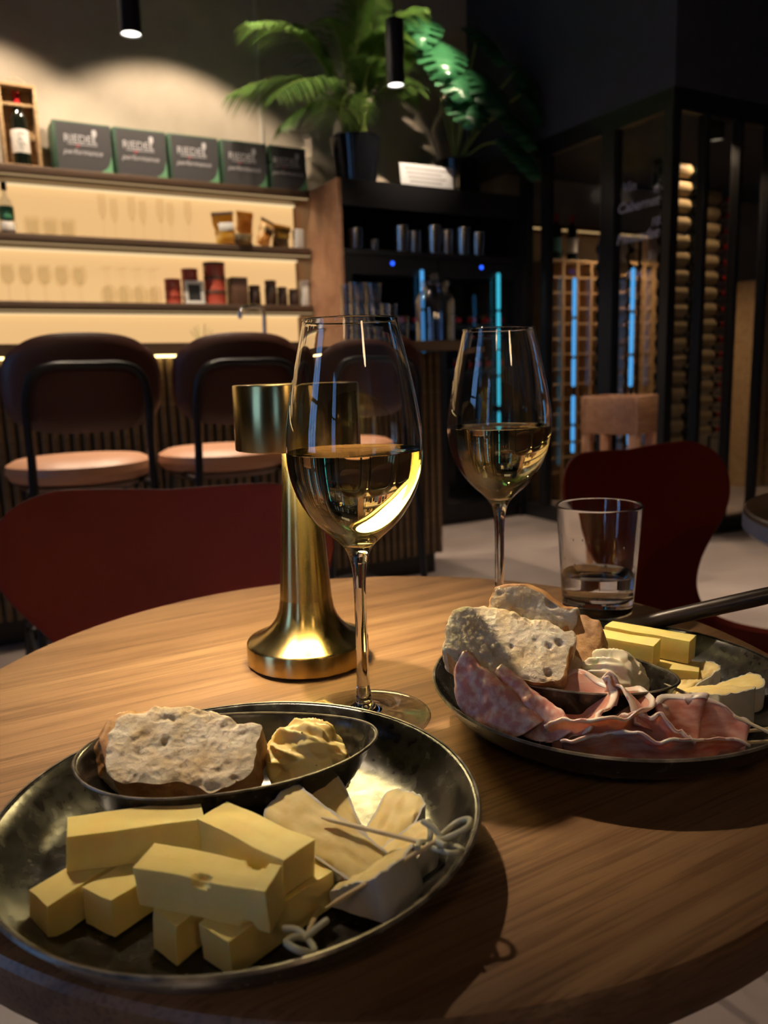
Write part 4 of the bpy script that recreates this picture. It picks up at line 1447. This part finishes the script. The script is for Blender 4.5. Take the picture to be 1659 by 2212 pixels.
def oval_bowl(label, loc, rz, a, b, h=.036, egg=.18):
    t = thing('oval_bowl', label, 'bowl', loc, rz, 'small oval bowls')
    prof = [(0, .0), (.50, .0), (.58, .001), (.74, .010), (.88, .022), (.97, .033), (1.0, 1.0 * h), (.985, h + .0006), (.962, h - .0004), (.93, .031), (.84, .020), (.70, .009), (.55, .0045), (0, .004)]
    bm = bm_new()
    n = 96
    rings = []
    for s, z in prof:
        if s == 0:
            rings.append([bm.verts.new((0, 0, z))])
        else:
            ring = []
            for k in range(n):
                th = 2 * PI * k / n
                c, s_ = math.cos(th), math.sin(th)
                ex = abs(c) ** .92 * (1 if c > 0 else -1)
                wy = b * (1 - egg * c)
                ring.append(bm.verts.new((a * s * ex, wy * s * s_, z + (.003 * (abs(c) ** 3) if z > .02 else 0))))
            rings.append(ring)
    for A, B in zip(rings[:-1], rings[1:]):
        for k in range(n):
            k2 = (k + 1) % n
            if len(A) == 1:
                bm.faces.new((A[0], B[k], B[k2]))
            elif len(B) == 1:
                bm.faces.new((A[k], A[k2], B[0]))
            else:
                bm.faces.new((A[k], A[k2], B[k2], B[k]))
    link_mesh('bowl_body', bm, m_ceramic, t, ang=60)
    bm = bm_new()
    pts = []
    for k in range(n):
        th = 2 * PI * k / n
        c, s_ = math.cos(th), math.sin(th)
        ex = abs(c) ** .92 * (1 if c > 0 else -1)
        pts.append((a * .985 * ex, b * (1 - egg * c) * .985 * s_, h + .0003 + .003 * abs(c) ** 3))
    add_tube(bm, pts, .0007, 6, closed=True)
    link_mesh('rim_line', bm, m_rim, t)
    return t


PZ = T + .0068
oval_bowl('dark oval bowl with bread and butter on the foreground plate', (-.0800, .3645, PZ), math.radians(7), .0745, .043)
oval_bowl('dark oval bowl half hidden under bread on the right plate', (.108, .463, PZ), math.radians(-35), .070, .040)


# ================================================================== FOOD HELPERS
def fbm(p, oct_=4):
    return noise.fractal(p, 1.0, 2.0, oct_)


def bread(name, label, loc, rot, wx, hz, ty, seed, crust_fn, cuts=60, group=None, rough=1.0, nholes=16, hole=(.0012, .0032)):
    """a torn slice: x wide, z high, y thick; crumb is the top-level mesh, crust its child."""
    bm = bm_new()
    bmesh.ops.create_cube(bm, size=2)
    bmesh.ops.subdivide_edges(bm, edges=bm.edges[:], cuts=cuts, use_grid_fill=True)
    r_ = random.Random(seed)
    S = Vector((seed * 3.17, seed * 1.7, seed * .9))
    holes = []
    for k in range(nholes):
        holes.append((Vector((r_.uniform(-.85, .85) * wx / 2, r_.choice((-1, 1)) * ty / 2, r_.uniform(-.85, .85) * hz / 2)), r_.uniform(*hole)))
    info = {}
    for v_ in bm.verts:
        q = v_.co.copy()
        # round the slab outline
        k_ = 3.6
        mx = max(abs(q.x), abs(q.z))
        sc = mx / ((abs(q.x) ** k_ + abs(q.z) ** k_) ** (1 / k_)) if mx > 0 else 1
        p = Vector((q.x * sc * wx / 2, q.y * ty / 2, q.z * sc * hz / 2))
        # soften thickness edge
        e = max(abs(q.x), abs(q.z))
        p.y *= 1 - .12 * e ** 8
        # outline irregularity
        ir = fbm(Vector((p.x * 45, p.z * 45, seed)) + S, 3) * .0055
        p.x += ir * (abs(q.x) ** 2)
        p.z += fbm(Vector((p.x * 38, seed, p.z * 38)) + S, 3) * .0075 * (abs(q.z) ** 2)
        cr_ = crust_fn(q)
        dd = Vector((q.x ** 7 / wx, q.y ** 7 / ty, q.z ** 7 / hz))
        dd = dd.normalized() if dd.length > 1e-9 else Vector((0, 1, 0))
        amp = .0003 if cr_ else .0007 * rough
        nn = fbm(p * 240 + S, 3) * amp + fbm(p * 80 + S, 2) * amp * 1.5
        if not cr_:
            nn -= max(0, noise.noise(p * 200 + S) - .2) * .0030 * rough
        dep = 0
        for c, rr in holes:
            d = (p - c).length
            if d < rr:
                dep = max(dep, (1 - (d / rr) ** 2) * rr * .9)
        info[v_.index] = cr_
        v_.co = p + dd * (nn - (0 if cr_ else dep))
    bm.faces.ensure_lookup_table()
    bm.normal_update()
    crust_faces = [f_ for f_ in bm.faces if sum(1 for v_ in f_.verts if info.get(v_.index)) >= 3]
    bm2 = bm.copy()
    bm2.faces.ensure_lookup_table()
    idx = {f_.index for f_ in crust_faces}
    bm.faces.index_update()
    bmesh.ops.delete(bm2, geom=[f_ for f_ in bm2.faces if f_.index not in idx], context='FACES')
    bmesh.ops.delete(bm, geom=crust_faces, context='FACES')
    o = link_mesh(name, bm, m_crumb, None, loc, rot, ang=180)
    tag(o, label, 'bread', group)
    if len(bm2.faces):
        link_mesh('crust', bm2, m_crust, o, ang=180)
    return o


BRZ = PZ + .0045
bread('bread_slice', 'thick torn white bread slice in the foreground oval bowl', (-.1000, .3650, BRZ + .0270), (math.radians(-58), math.radians(3), math.radians(-6)), .072, .044, .028, 2,
      lambda q: q.z < -.97 or (q.x > .97) or (q.z < -.55 and q.y > .97), rough=1.0)
bread('bread_slice', 'small crusty bread end at the left behind the white slice', (-.1330, .3800, BRZ + .026), (math.radians(-50), math.radians(14), math.radians(38)), .034, .036, .018, 5,
      lambda q: q.x < -.95 or q.y < -.97, cuts=28)
bread('bread_piece', 'broken golden crust piece under the white slice in the bowl', (-.0770, .3450, BRZ + .010), (math.radians(20), math.radians(10), math.radians(20)), .030, .014, .018, 8,
      lambda q: q.z < -.9 or q.y < -.95, cuts=20)
# right plate breads
bread('bread_slice', 'large open crumbed bread slice leaning on the salami', (.0730, .4600, T + .0545), (math.radians(-52), math.radians(8), math.radians(-20)), .080, .045, .026, 12,
      lambda q: q.z < -.97 or (q.x > .95 and q.z < .3), rough=.7)
bread('bread_slice', 'arched bread slice with big holes at the top of the pile', (.0930, .4860, T + .0690), (math.radians(-15), math.radians(12), math.radians(-24)), .056, .032, .020, 17,
      lambda q: q.z > .9 or q.x < -.95, nholes=20, hole=(.003, .0075), rough=.5)
bread('bread_slice', 'dark crusted bread slice behind the large one, beside the bowl rim', (.1130, .4720, T + .051), (math.radians(-48), math.radians(20), math.radians(-50)), .044, .044, .022, 21,
      lambda q: q.z > .93 or q.x > .93 or (q.y < -.98 and q.z > -.2), cuts=40)


def butter(label, loc, sc, m, seed, flecks=26):
    bm = bm_new()
    bmesh.ops.create_icosphere(bm, subdivisions=6, radius=1)
    S = Vector((seed * 2.1, seed * 5.3, seed))
    for v_ in bm.verts:
        p = v_.co.copy()
        an = math.atan2(p.y, p.x)
        sw = math.sin(an * 2 + p.z * 5.5 + noise.noise(p * 1.6 + S) * 3.0)
        fold = noise.noise(Vector((p.x * 1.1 + p.z * .8, p.y * 3.4 + p.x, p.z * 3.4)) + S)
        d = 1 + .20 * noise.noise(p * 1.2 + S) + .05 * (abs(sw) ** .6 - .5) + .15 * (1 - abs(fold) * 2.6) + .012 * noise.noise(p * 9 + S)
        if p.z < -.55:
            p.z = -.55 - (abs(p.z) - .55) * .12
        v_.co = Vector((p.x * d * sc[0], p.y * d * sc[1], p.z * d * sc[2]))
    zmin = min(v_.co.z for v_ in bm.verts)
    for v_ in bm.verts:
        v_.co.z -= zmin
    verts = [v_.co.copy() for v_ in bm.verts]
    o = link_mesh('butter', bm, m, None, loc, ang=180)
    tag(o, label, 'butter')
    r_ = random.Random(seed)
    bm = bm_new()
    for k in range(flecks):
        c = r_.choice(verts)
        if c.z < .004:
            continue
        rr = r_.uniform(.0002, .00045)
        mtx = Matrix.Translation(c) @ Matrix.Diagonal((rr * 1.6, rr, rr, 1))
        bmesh.ops.create_icosphere(bm, subdivisions=1, radius=1, matrix=mtx)
    fl = link_mesh('herb_flecks', bm, m_herb, o)
    fl['kind'] = 'stuff'
    return o


butter('mound of yellow herb butter in the foreground oval bowl', (-.0430, .3760, BRZ + .001), (.0200, .0165, .0215), m_butter, 3)
butter('mound of pale butter in the oval bowl on the right plate', (.1330, .4490, BRZ + .002), (.0205, .0190, .0225), m_butter2, 9, 8)


def stick(label, p0, p1, ztop, wd, ht, roll=0.0, seed=0, holes=(), group='cheese sticks', tilt=0.0):
    """cheese stick between p0 and p1 (centre line, plan), top face at T+ztop."""
    p0, p1 = Vector((*p0, 0)), Vector((*p1, 0))
    L_ = (p1 - p0).length
    bm = bm_new()
    bmesh.ops.create_cube(bm, size=2)
    bmesh.ops.subdivide_edges(bm, edges=bm.edges[:], cuts=34 if holes else 14, use_grid_fill=True)
    r_ = random.Random(seed)
    skx, skz, tap = r_.uniform(-.15, .15), r_.uniform(-.12, .12), r_.uniform(-.05, .05)
    for v_ in bm.verts:
        q = v_.co.copy()
        p = Vector((q.x * L_ / 2, q.y * wd / 2, q.z * ht / 2))
        # tiny edge rounding
        p.x += skx * q.y * wd / 2 + skz * q.z * ht / 2
        p.y *= 1 + tap * q.x
        p.y += .0006 * noise.noise(Vector((q.x * 1.5, seed, q.z)))
        p.z += .0006 * noise.noise(Vector((q.x * 1.5, q.y, seed + 4)))
        for (hx, hy, hz, hr) in holes:
            c = Vector((hx * L_ / 2, hy * wd / 2, hz * ht / 2))
            d = p - c
            if d.length < hr:
                dd = Vector((0, (-1 if hy > 0 else 1) * abs(hy), (-1 if hz > 0 else 1) * abs(hz))).normalized()
                p += dd * (math.sqrt(max(0, hr * hr - d.length_squared))) * .9
        v_.co = p
    mid = (p0 + p1) / 2
    yaw = math.atan2((p1 - p0).y, (p1 - p0).x)
    o = link_mesh('cheese_stick', bm, m_cheese, None, (mid.x, mid.y, T + ztop - ht / 2), (roll, tilt, yaw), ang=50)
    tag(o, label, 'cheese', group)
    return o


FL = .0072  # plate floor above the table
UP, LO, SH = FL + .0325, FL + .0163, .0160
stick('cheese stick lying on top at the upper left of the pile', (-.1385, .3045), (-.0845, .3175), UP, .0165, SH, seed=1, tilt=math.radians(1))
stick('leftmost cheese stick of the bottom layer pointing to the plate rim', (-.1425, .2815), (-.1120, .3260), LO, .0150, SH, seed=2)
stick('cheese stick in the bottom layer, second from the left', (-.1190, .2830), (-.0880, .3270), LO, .0170, SH, seed=3)
stick('pale cheese stick with holes lying across the front of the pile', (-.0985, .2840), (-.0450, .2660), UP, .0160, SH, seed=4, holes=[(.05, -1, 1, .0036), (.62, 1, 1, .0044), (.72, -1, -1, .0030)])
stick('cheese stick lying on top at the upper right of the pile', (-.0790, .3160), (-.0380, .2840), UP, .0170, SH, seed=5, holes=[(-.5, -1, -1, .002)])
stick('cheese stick in the bottom layer peeking out under the holed stick', (-.0885, .2680), (-.0580, .3100), LO, .0150, SH, seed=6)
stick('cheese stick in the bottom layer nearest the camera', (-.0675, .2600), (-.0320, .3000), LO, .0170, SH, seed=7)
# right plate
stick('left cheese stick behind the butter on the right plate', (.1320, .5450), (.1820, .5080), UP, .0160, SH, seed=11, group='cheese sticks on the right plate')
stick('right cheese stick behind the butter on the right plate', (.1610, .5500), (.2080, .5130), UP + .0005, .0150, SH, seed=12, group='cheese sticks on the right plate')
stick('lower cheese stick under the other two on the right plate', (.1540, .5310), (.2090, .5030), LO, .0200, SH, seed=13, group='cheese sticks on the right plate')


def brie(label, apex, end, wd, h, zbase, lean=0.0, seed=0, group='brie pieces', hap=.004, tilt=0.0):
    """wedge lying on its cut side: thin at apex, tall at the rind end."""
    a, e = Vector((*apex, 0)), Vector((*end, 0))
    L_ = (e - a).length
    yaw = math.atan2((e - a).y, (e - a).x)
    t = thing('brie_wedge', label, 'cheese', (a.x, a.y, T + zbase), 0, group)
    t.rotation_euler = (lean, tilt, yaw)
    nx, ny, nz = 26, 12, 8
    S = Vector((seed * 1.3, seed * 2.7, seed))

    def pt(x, y, z):
        hh_ = hap + (h - hap) * (x ** .85)
        endround = .0035 * (abs(y) ** 3) * x ** 3
        w_ = wd * (.82 + .18 * x)
        p = Vector((x * L_ - endround * 1.0, y * w_ / 2, z * hh_))
        p.y += .0010 * noise.noise(Vector((x * 3, y * 2, z)) + S)
        if z > .5:
            p.z += .0010 * noise.noise(Vector((x * 5, y * 4, 1)) + S) + .0007 * noise.noise(Vector((x * 14, y * 10, 2)) + S)
            p.z -= .0012 * abs(y) ** 6
        return p

    bm = bm_new()
    vv = {}

    def V_(i, j, k):
        key = (i, j, k)
        if key not in vv:
            vv[key] = bm.verts.new(pt(i / nx, j / ny * 2 - 1, k / nz))
        return vv[key]

    for i in range(nx):
        for j in range(ny):
            bm.faces.new((V_(i, j, nz), V_(i + 1, j, nz), V_(i + 1, j + 1, nz), V_(i, j + 1, nz)))
            bm.faces.new((V_(i, j, 0), V_(i, j + 1, 0), V_(i + 1, j + 1, 0), V_(i + 1, j, 0)))
        for k in range(nz):
            bm.faces.new((V_(i, 0, k), V_(i + 1, 0, k), V_(i + 1, 0, k + 1), V_(i, 0, k + 1)))
            bm.faces.new((V_(i, ny, k), V_(i, ny, k + 1), V_(i + 1, ny, k + 1), V_(i + 1, ny, k)))
    for j in range(ny):
        for k in range(nz):
            bm.faces.new((V_(0, j, k), V_(0, j, k + 1), V_(0, j + 1, k + 1), V_(0, j + 1, k)))
            bm.faces.new((V_(nx, j, k), V_(nx, j + 1, k), V_(nx, j + 1, k + 1), V_(nx, j, k + 1)))
    link_mesh('paste', bm, m_brie, t, ang=60)
    # rind skin: both long sides and the rounded end, 0.8 mm thick
    bm = bm_new()
    path = [(i / nx, -1) for i in range(1, nx + 1)] + [(1, j / ny * 2 - 1) for j in range(1, ny)] + [(i / nx, 1) for i in range(nx, 0, -1)]
    cols = []
    for n_, (x, y) in enumerate(path):
        col_in, col_out = [], []
        for k in range(nz + 1):
            p = pt(x, y, k / nz)
            od = Vector((0, y, 0)) if x < 1 else (Vector((1, y ** 5 * 1.0, 0)).normalized() if abs(y) < 1 else Vector((.7, .7 * y, 0)))
            thk = .0009 + .0003 * noise.noise(p * 300 + S)
            zz_ = .0005 * noise.noise(p * 400 + S)
            col_in.append(p - od * .0003 + Vector((0, 0, zz_ if k == nz else 0)))
            col_out.append(p + od * thk + Vector((0, 0, zz_ if k == nz else 0)))
        cols.append((([bm.verts.new(p) for p in col_in]), [bm.verts.new(p) for p in col_out]))
    for (i1, o1), (i2, o2) in zip(cols[:-1], cols[1:]):
        for k in range(nz):
            bm.faces.new((o1[k], o2[k], o2[k + 1], o1[k + 1]))
            bm.faces.new((i1[k], i1[k + 1], i2[k + 1], i2[k]))
        bm.faces.new((o1[nz], o2[nz], i2[nz], i1[nz]))
        bm.faces.new((o1[0], i1[0], i2[0], o2[0]))
    for (ii, oo) in (cols[0], cols[-1]):
        for k in range(nz):
            bm.faces.new((ii[k], oo[k], oo[k + 1], ii[k + 1]))
    link_mesh('rind', bm, m_rind, t, ang=60)
    return t


brie('brie wedge standing at the back of the foreground plate beside the oval bowl', (-.0165, .3130), (-.0300, .3500), .022, .026, FL + .003, lean=math.radians(-18), seed=1)
brie('brie wedge, second at the back of the foreground plate', (-.0135, .3120), (.0070, .3480), .020, .020, FL, lean=math.radians(4), seed=2)
brie('brie wedge pointing right near the plate rim, under the skewer', (-.0150, .3060), (.0170, .3210), .018, .017, FL, seed=3)
brie('big soft brie wedge resting on others beside the cheese sticks', (-.0050, .2930), (-.0480, .3330), .021, .021, FL + .0085, lean=math.radians(-20), seed=4, hap=.010, tilt=math.radians(-2))
brie('brie wedge nearest the camera with thick white rind', (-.0200, .2990), (.0060, .2800), .026, .019, FL + .003, seed=5, hap=.007, tilt=math.radians(-12))
# right plate
GR = 'brie pieces on the right plate'
brie('small brie wedge in front of the cheese sticks on the right plate', (.1900, .4900), (.2200, .5050), .014, .016, FL + .002, seed=11, group=GR)
brie('brie wedge leaning at the right rim of the right plate', (.1990, .4780), (.2370, .4740), .022, .018, FL + .001, seed=12, group=GR)
brie('brie wedge lying on top in the middle on the right plate', (.1920, .4760), (.2080, .4370), .026, .024, FL + .003, seed=13, group=GR, hap=.010)
brie('brie wedge under the bamboo skewers on the right plate', (.1720, .4600), (.1830, .4240), .020, .014, FL, seed=14, group=GR)


def skewer(label, p0, p1, z0, z1, seed=0, r=.00105, knot=True):
    a = Vector((p0[0], p0[1], T + z0))
    b = Vector((p1[0], p1[1], T + z1))
    t = thing('bamboo_skewer', label, 'skewer', a, 0, 'bamboo skewers')
    d = (b - a)
    n = 10
    pts = [d * (i / n) for i in range(n + 1)]
    tube('stick', pts, [.00035] + [r] * n, m_bamboo, t, 8)
    if knot:
        dn = d.normalized()
        sd = dn.cross(Vector((0, 0, 1))).normalized()
        upv = sd.cross(dn)
        o = d
        s = .0064
        loop = smooth_path([o, o + dn * s * .5 + sd * s * .5 + upv * s * .2, o + dn * s * 1.8 + sd * s * .75 + upv * s * .3, o + dn * s * 2.4 + upv * s * .1, o + dn * s * 1.8 - sd * s * .75 - upv * s * .2, o + dn * s * .4 - sd * s * .35 - upv * s * .1, o - dn * s * .2 + sd * s * .45 + upv * s * .35, o - dn * s * .1 + sd * s * 1.3 + upv * s * .45], 7)
        bm = bm_new()
        add_tube(bm, loop, .0012, 8)
        link_mesh('knot', bm, m_greenbamboo, t)
        tail = smooth_path([o + dn * s * .2, o + dn * s * .1 - sd * s * .6 + upv * s * .5, o - dn * s * .3 - sd * s * 1.25 + upv * s * .9], 5)
        tube('tail', tail, [.0012] * (len(tail) - 1) + [.0009], m_greenbamboo, t, 8)
    return t


skewer('bamboo skewer lying across the big brie wedge', (-.0310, .3120), (.0130, .2930), .0365, .0350, 1)
skewer('bamboo skewer lying across the front brie wedge to the plate rim', (-.0270, .2700), (.0180, .2900), .0240, .0385, 2)
skewer('bamboo skewer lying in the foreground pointing at the camera', (-.0310, .2920), (-.0330, .2530), .0090, .0250, 3)
skewer('bamboo skewer on the right plate rising over the brie', (.1600, .4330), (.2080, .3780), .0420, .0300, 4)
skewer('bamboo skewer lying flat behind the ham on the right plate', (.1600, .4000), (.2230, .4030), .0240, .0280, 5)
skewer('thin bamboo skewer nearest the ham on the right plate', (.1620, .3920), (.2150, .3900), .0240, .0260, 6)


# ------------------------------------------------------------------ salami: folded discs
def salami(label, ridge0, ridge1, rad, spread, seed, lean=0.0, group='salami slices'):
    a, b = Vector(ridge0), Vector(ridge1)
    ax = (b - a).normalized()
    side = ax.cross(Vector((0, 0, 1))).normalized()
    dn = ax.cross(side).normalized()
    if dn.z > 0:
        dn = -dn
    L_ = (b - a).length
    S = Vector((seed, seed * 2.2, seed * .7))
    bm = bm_new()
    nu, nv = 40, 40
    g = {}
    for i in range(nu + 1):
        for j in range(nv + 1):
            u_, v_ = i / nu * 2 - 1, j / nv * 2 - 1
            # square to disc
            x_ = u_ * math.sqrt(max(0, 1 - v_ * v_ / 2))
            q_ = v_ * math.sqrt(max(0, 1 - u_ * u_ / 2)) * rad
            p = a.lerp(b, (x_ + 1) / 2)
            s_ = abs(q_)
            # rounded fold of radius rf
            rf = .0060 * (1 + .35 * u_)
            arc = rf * (PI / 2 - spread)
            if s_ < arc:
                ang_ = s_ / rf
                off = math.sin(ang_) * rf
                drop = rf * (1 - math.cos(ang_))
            else:
                am = arc / rf
                off = math.sin(am) * rf + (s_ - arc) * math.cos(am)
                drop = rf * (1 - math.cos(am)) + (s_ - arc) * math.sin(am)
            sg_ = 1 if q_ >= 0 else -1
            wv = .0022 * noise.noise(Vector((u_ * 2.2, v_ * 2.2, seed)) + S) + .0008 * noise.noise(Vector((u_ * 7, v_ * 7, seed)) + S)
            p = p + side * sg_ * (off + wv) + dn * drop + Vector((0, 0, wv * .6))
            g[i, j] = bm.verts.new(p)
    for i in range(nu):
        for j in range(nv):
            bm.faces.new((g[i, j], g[i + 1, j], g[i + 1, j + 1], g[i, j + 1]))
    c = (a + b) / 2
    bmesh.ops.translate(bm, verts=bm.verts[:], vec=-c)
    o = link_mesh('salami_slice', bm, m_salami, None, c, ang=180)
    so = o.modifiers.new('thickness', 'SOLIDIFY')
    so.thickness = .0012
    so.offset = 0
    tag(o, label, 'salami', group)
    return o


salami('folded salami slice at the left rim of the right plate', (.0450, .4460, T + .060), (.0830, .4040, T + .034), .0295, math.radians(22), 1)
salami('folded salami slice between the first salami and the ham', (.0660, .4390, T + .054), (.1000, .3970, T + .033), .0250, math.radians(14), 2)


# ------------------------------------------------------------------ cured ham: ruffled thin sheets
def ham(label, path, h, amp, waves, lean, seed, m, fat=True, z0=.012, thick=.0009):
    ctrl = smooth_path([(p[0], p[1], p[2] if len(p) > 2 else 0) for p in path], 10)
    N = len(ctrl)
    bm = bm_new()
    nv = 14
    S = Vector((seed * 1.9, seed * .8, seed))
    g = {}
    for i, c in enumerate(ctrl):
        s = i / (N - 1)
        td = (ctrl[min(i + 1, N - 1)] - ctrl[max(i - 1, 0)])
        td.z = 0
        td.normalize()
        nd = Vector((-td.y, td.x, 0))
        hh_ = h * (.45 + .55 * math.sin(PI * min(1, .12 + .8 * s))) * (1 + .18 * noise.noise(Vector((s * 6, seed, 0))))
        for j in range(nv + 1):
            tt = j / nv
            ruff = amp * math.sin(2 * PI * waves * s + 1.1 * tt + seed) * (.35 + .65 * tt) + amp * .5 * noise.noise(Vector((s * 9, tt * 3, seed)) + S)
            curl = lean * h * tt * tt
            p = c + nd * (ruff + curl) + Vector((0, 0, T + z0 + hh_ * tt * (1 - .12 * tt)))
            p.z += .0025 * noise.noise(Vector((s * 14, tt * 3, seed + 5)) + S) * tt
            g[i, j] = bm.verts.new(p)
    for i in range(N - 1):
        for j in range(nv):
            f_ = bm.faces.new((g[i, j], g[i + 1, j], g[i + 1, j + 1], g[i, j + 1]))
            f_.material_index = 0
    fat_faces = []
    cen = sum(ctrl, Vector()) / N
    cen.z = T + z0
    bmesh.ops.translate(bm, verts=bm.verts[:], vec=-cen)
    bm.faces.ensure_lookup_table()
    o_fat = None
    if fat:
        bmf = bm_new()
        vmap = {}
        for i in range(N):
            for j in (nv - 2, nv - 1, nv):
                p = g[i, j].co.copy()
                if j == nv - 2:
                    s = i / (N - 1)
                    p = p.lerp(g[i, nv - 1].co, .8 + .6 * noise.noise(Vector((s * 10, seed, 3))))
                vmap[i, j] = bmf.verts.new(p)
        for i in range(N - 1):
            for j in (nv - 2, nv - 1):
                bmf.faces.new((vmap[i, j], vmap[i + 1, j], vmap[i + 1, j + 1], vmap[i, j + 1]))
    o = link_mesh('ham_slice', bm, m, None, cen, ang=180)
    so = o.modifiers.new('thickness', 'SOLIDIFY')
    so.thickness = thick
    so.offset = 0
    tag(o, label, 'ham', 'cured ham slices')
    if fat:
        fo = link_mesh('fat_edge', bmf, m_fat, o, ang=180)
        so = fo.modifiers.new('thickness', 'SOLIDIFY')
        so.thickness = thick * 1.6
        so.offset = 0
    return o


ham('pink ham slice ruffled up against the bread, left part of the ham', [(.0850, .4140), (.0890, .4250), (.0990, .4290), (.1090, .4240), (.1110, .4150), (.1020, .4090), (.0930, .4030)], .036, .0025, 1.0, .45, 1, m_ham, z0=.016)
ham('orange pink ham slice curled in the middle of the right plate', [(.1060, .4200), (.1150, .4330), (.1290, .4340), (.1400, .4220), (.1450, .4060), (.1480, .3960)], .044, .0025, .8, -.45, 3, m_ham, z0=.016)
ham('open curl of pink ham at the front of the right plate', [(.0900, .4070), (.1010, .4000), (.1130, .3960), (.1260, .3990), (.1330, .4090), (.1260, .4180), (.1160, .4150)], .034, .0022, .7, -.40, 5, m_ham, z0=.016)
ham('dark ruffled ham slice at the right end near the skewers', [(.1380, .4080), (.1460, .3970), (.1560, .4020), (.1660, .3930), (.1780, .3980), (.1890, .3900)], .034, .0045, 1.6, .35, 7, m_ham2, z0=.016)
ham('low brownish ham slice along the front rim of the right plate', [(.0940, .3980), (.1080, .3920), (.1250, .3880), (.1450, .3850), (.1650, .3860), (.1840, .3900)], .022, .0035, 2.0, -.40, 9, m_ham2, z0=.018)
ham('pinkish ham slice between the curl and the dark ruffle', [(.1270, .4100), (.1370, .3990), (.1480, .3930), (.1600, .3900)], .032, .0035, 1.0, -.35, 11, m_ham, z0=.016)

# ------------------------------------------------------------------ dark utensil resting on the right plate
ut = thing('serving_knife', 'dark handled serving knife resting on the rim of the right plate', 'knife', (.1860, .5620, T + .0345), math.atan2(-.028, .085))
dk = Vector((1, 0, .32))
tube('handle', [dk * s for s in (-.012, 0, .02, .05, .08, .10, .108)], [.0045, .0055, .006, .0062, .0062, .0058, .004], m_handle, ut, 12)
tube('blade', [dk * s for s in (-.045, -.03, -.012)], [.0015, .003, .0045], m_handle, ut, 8)
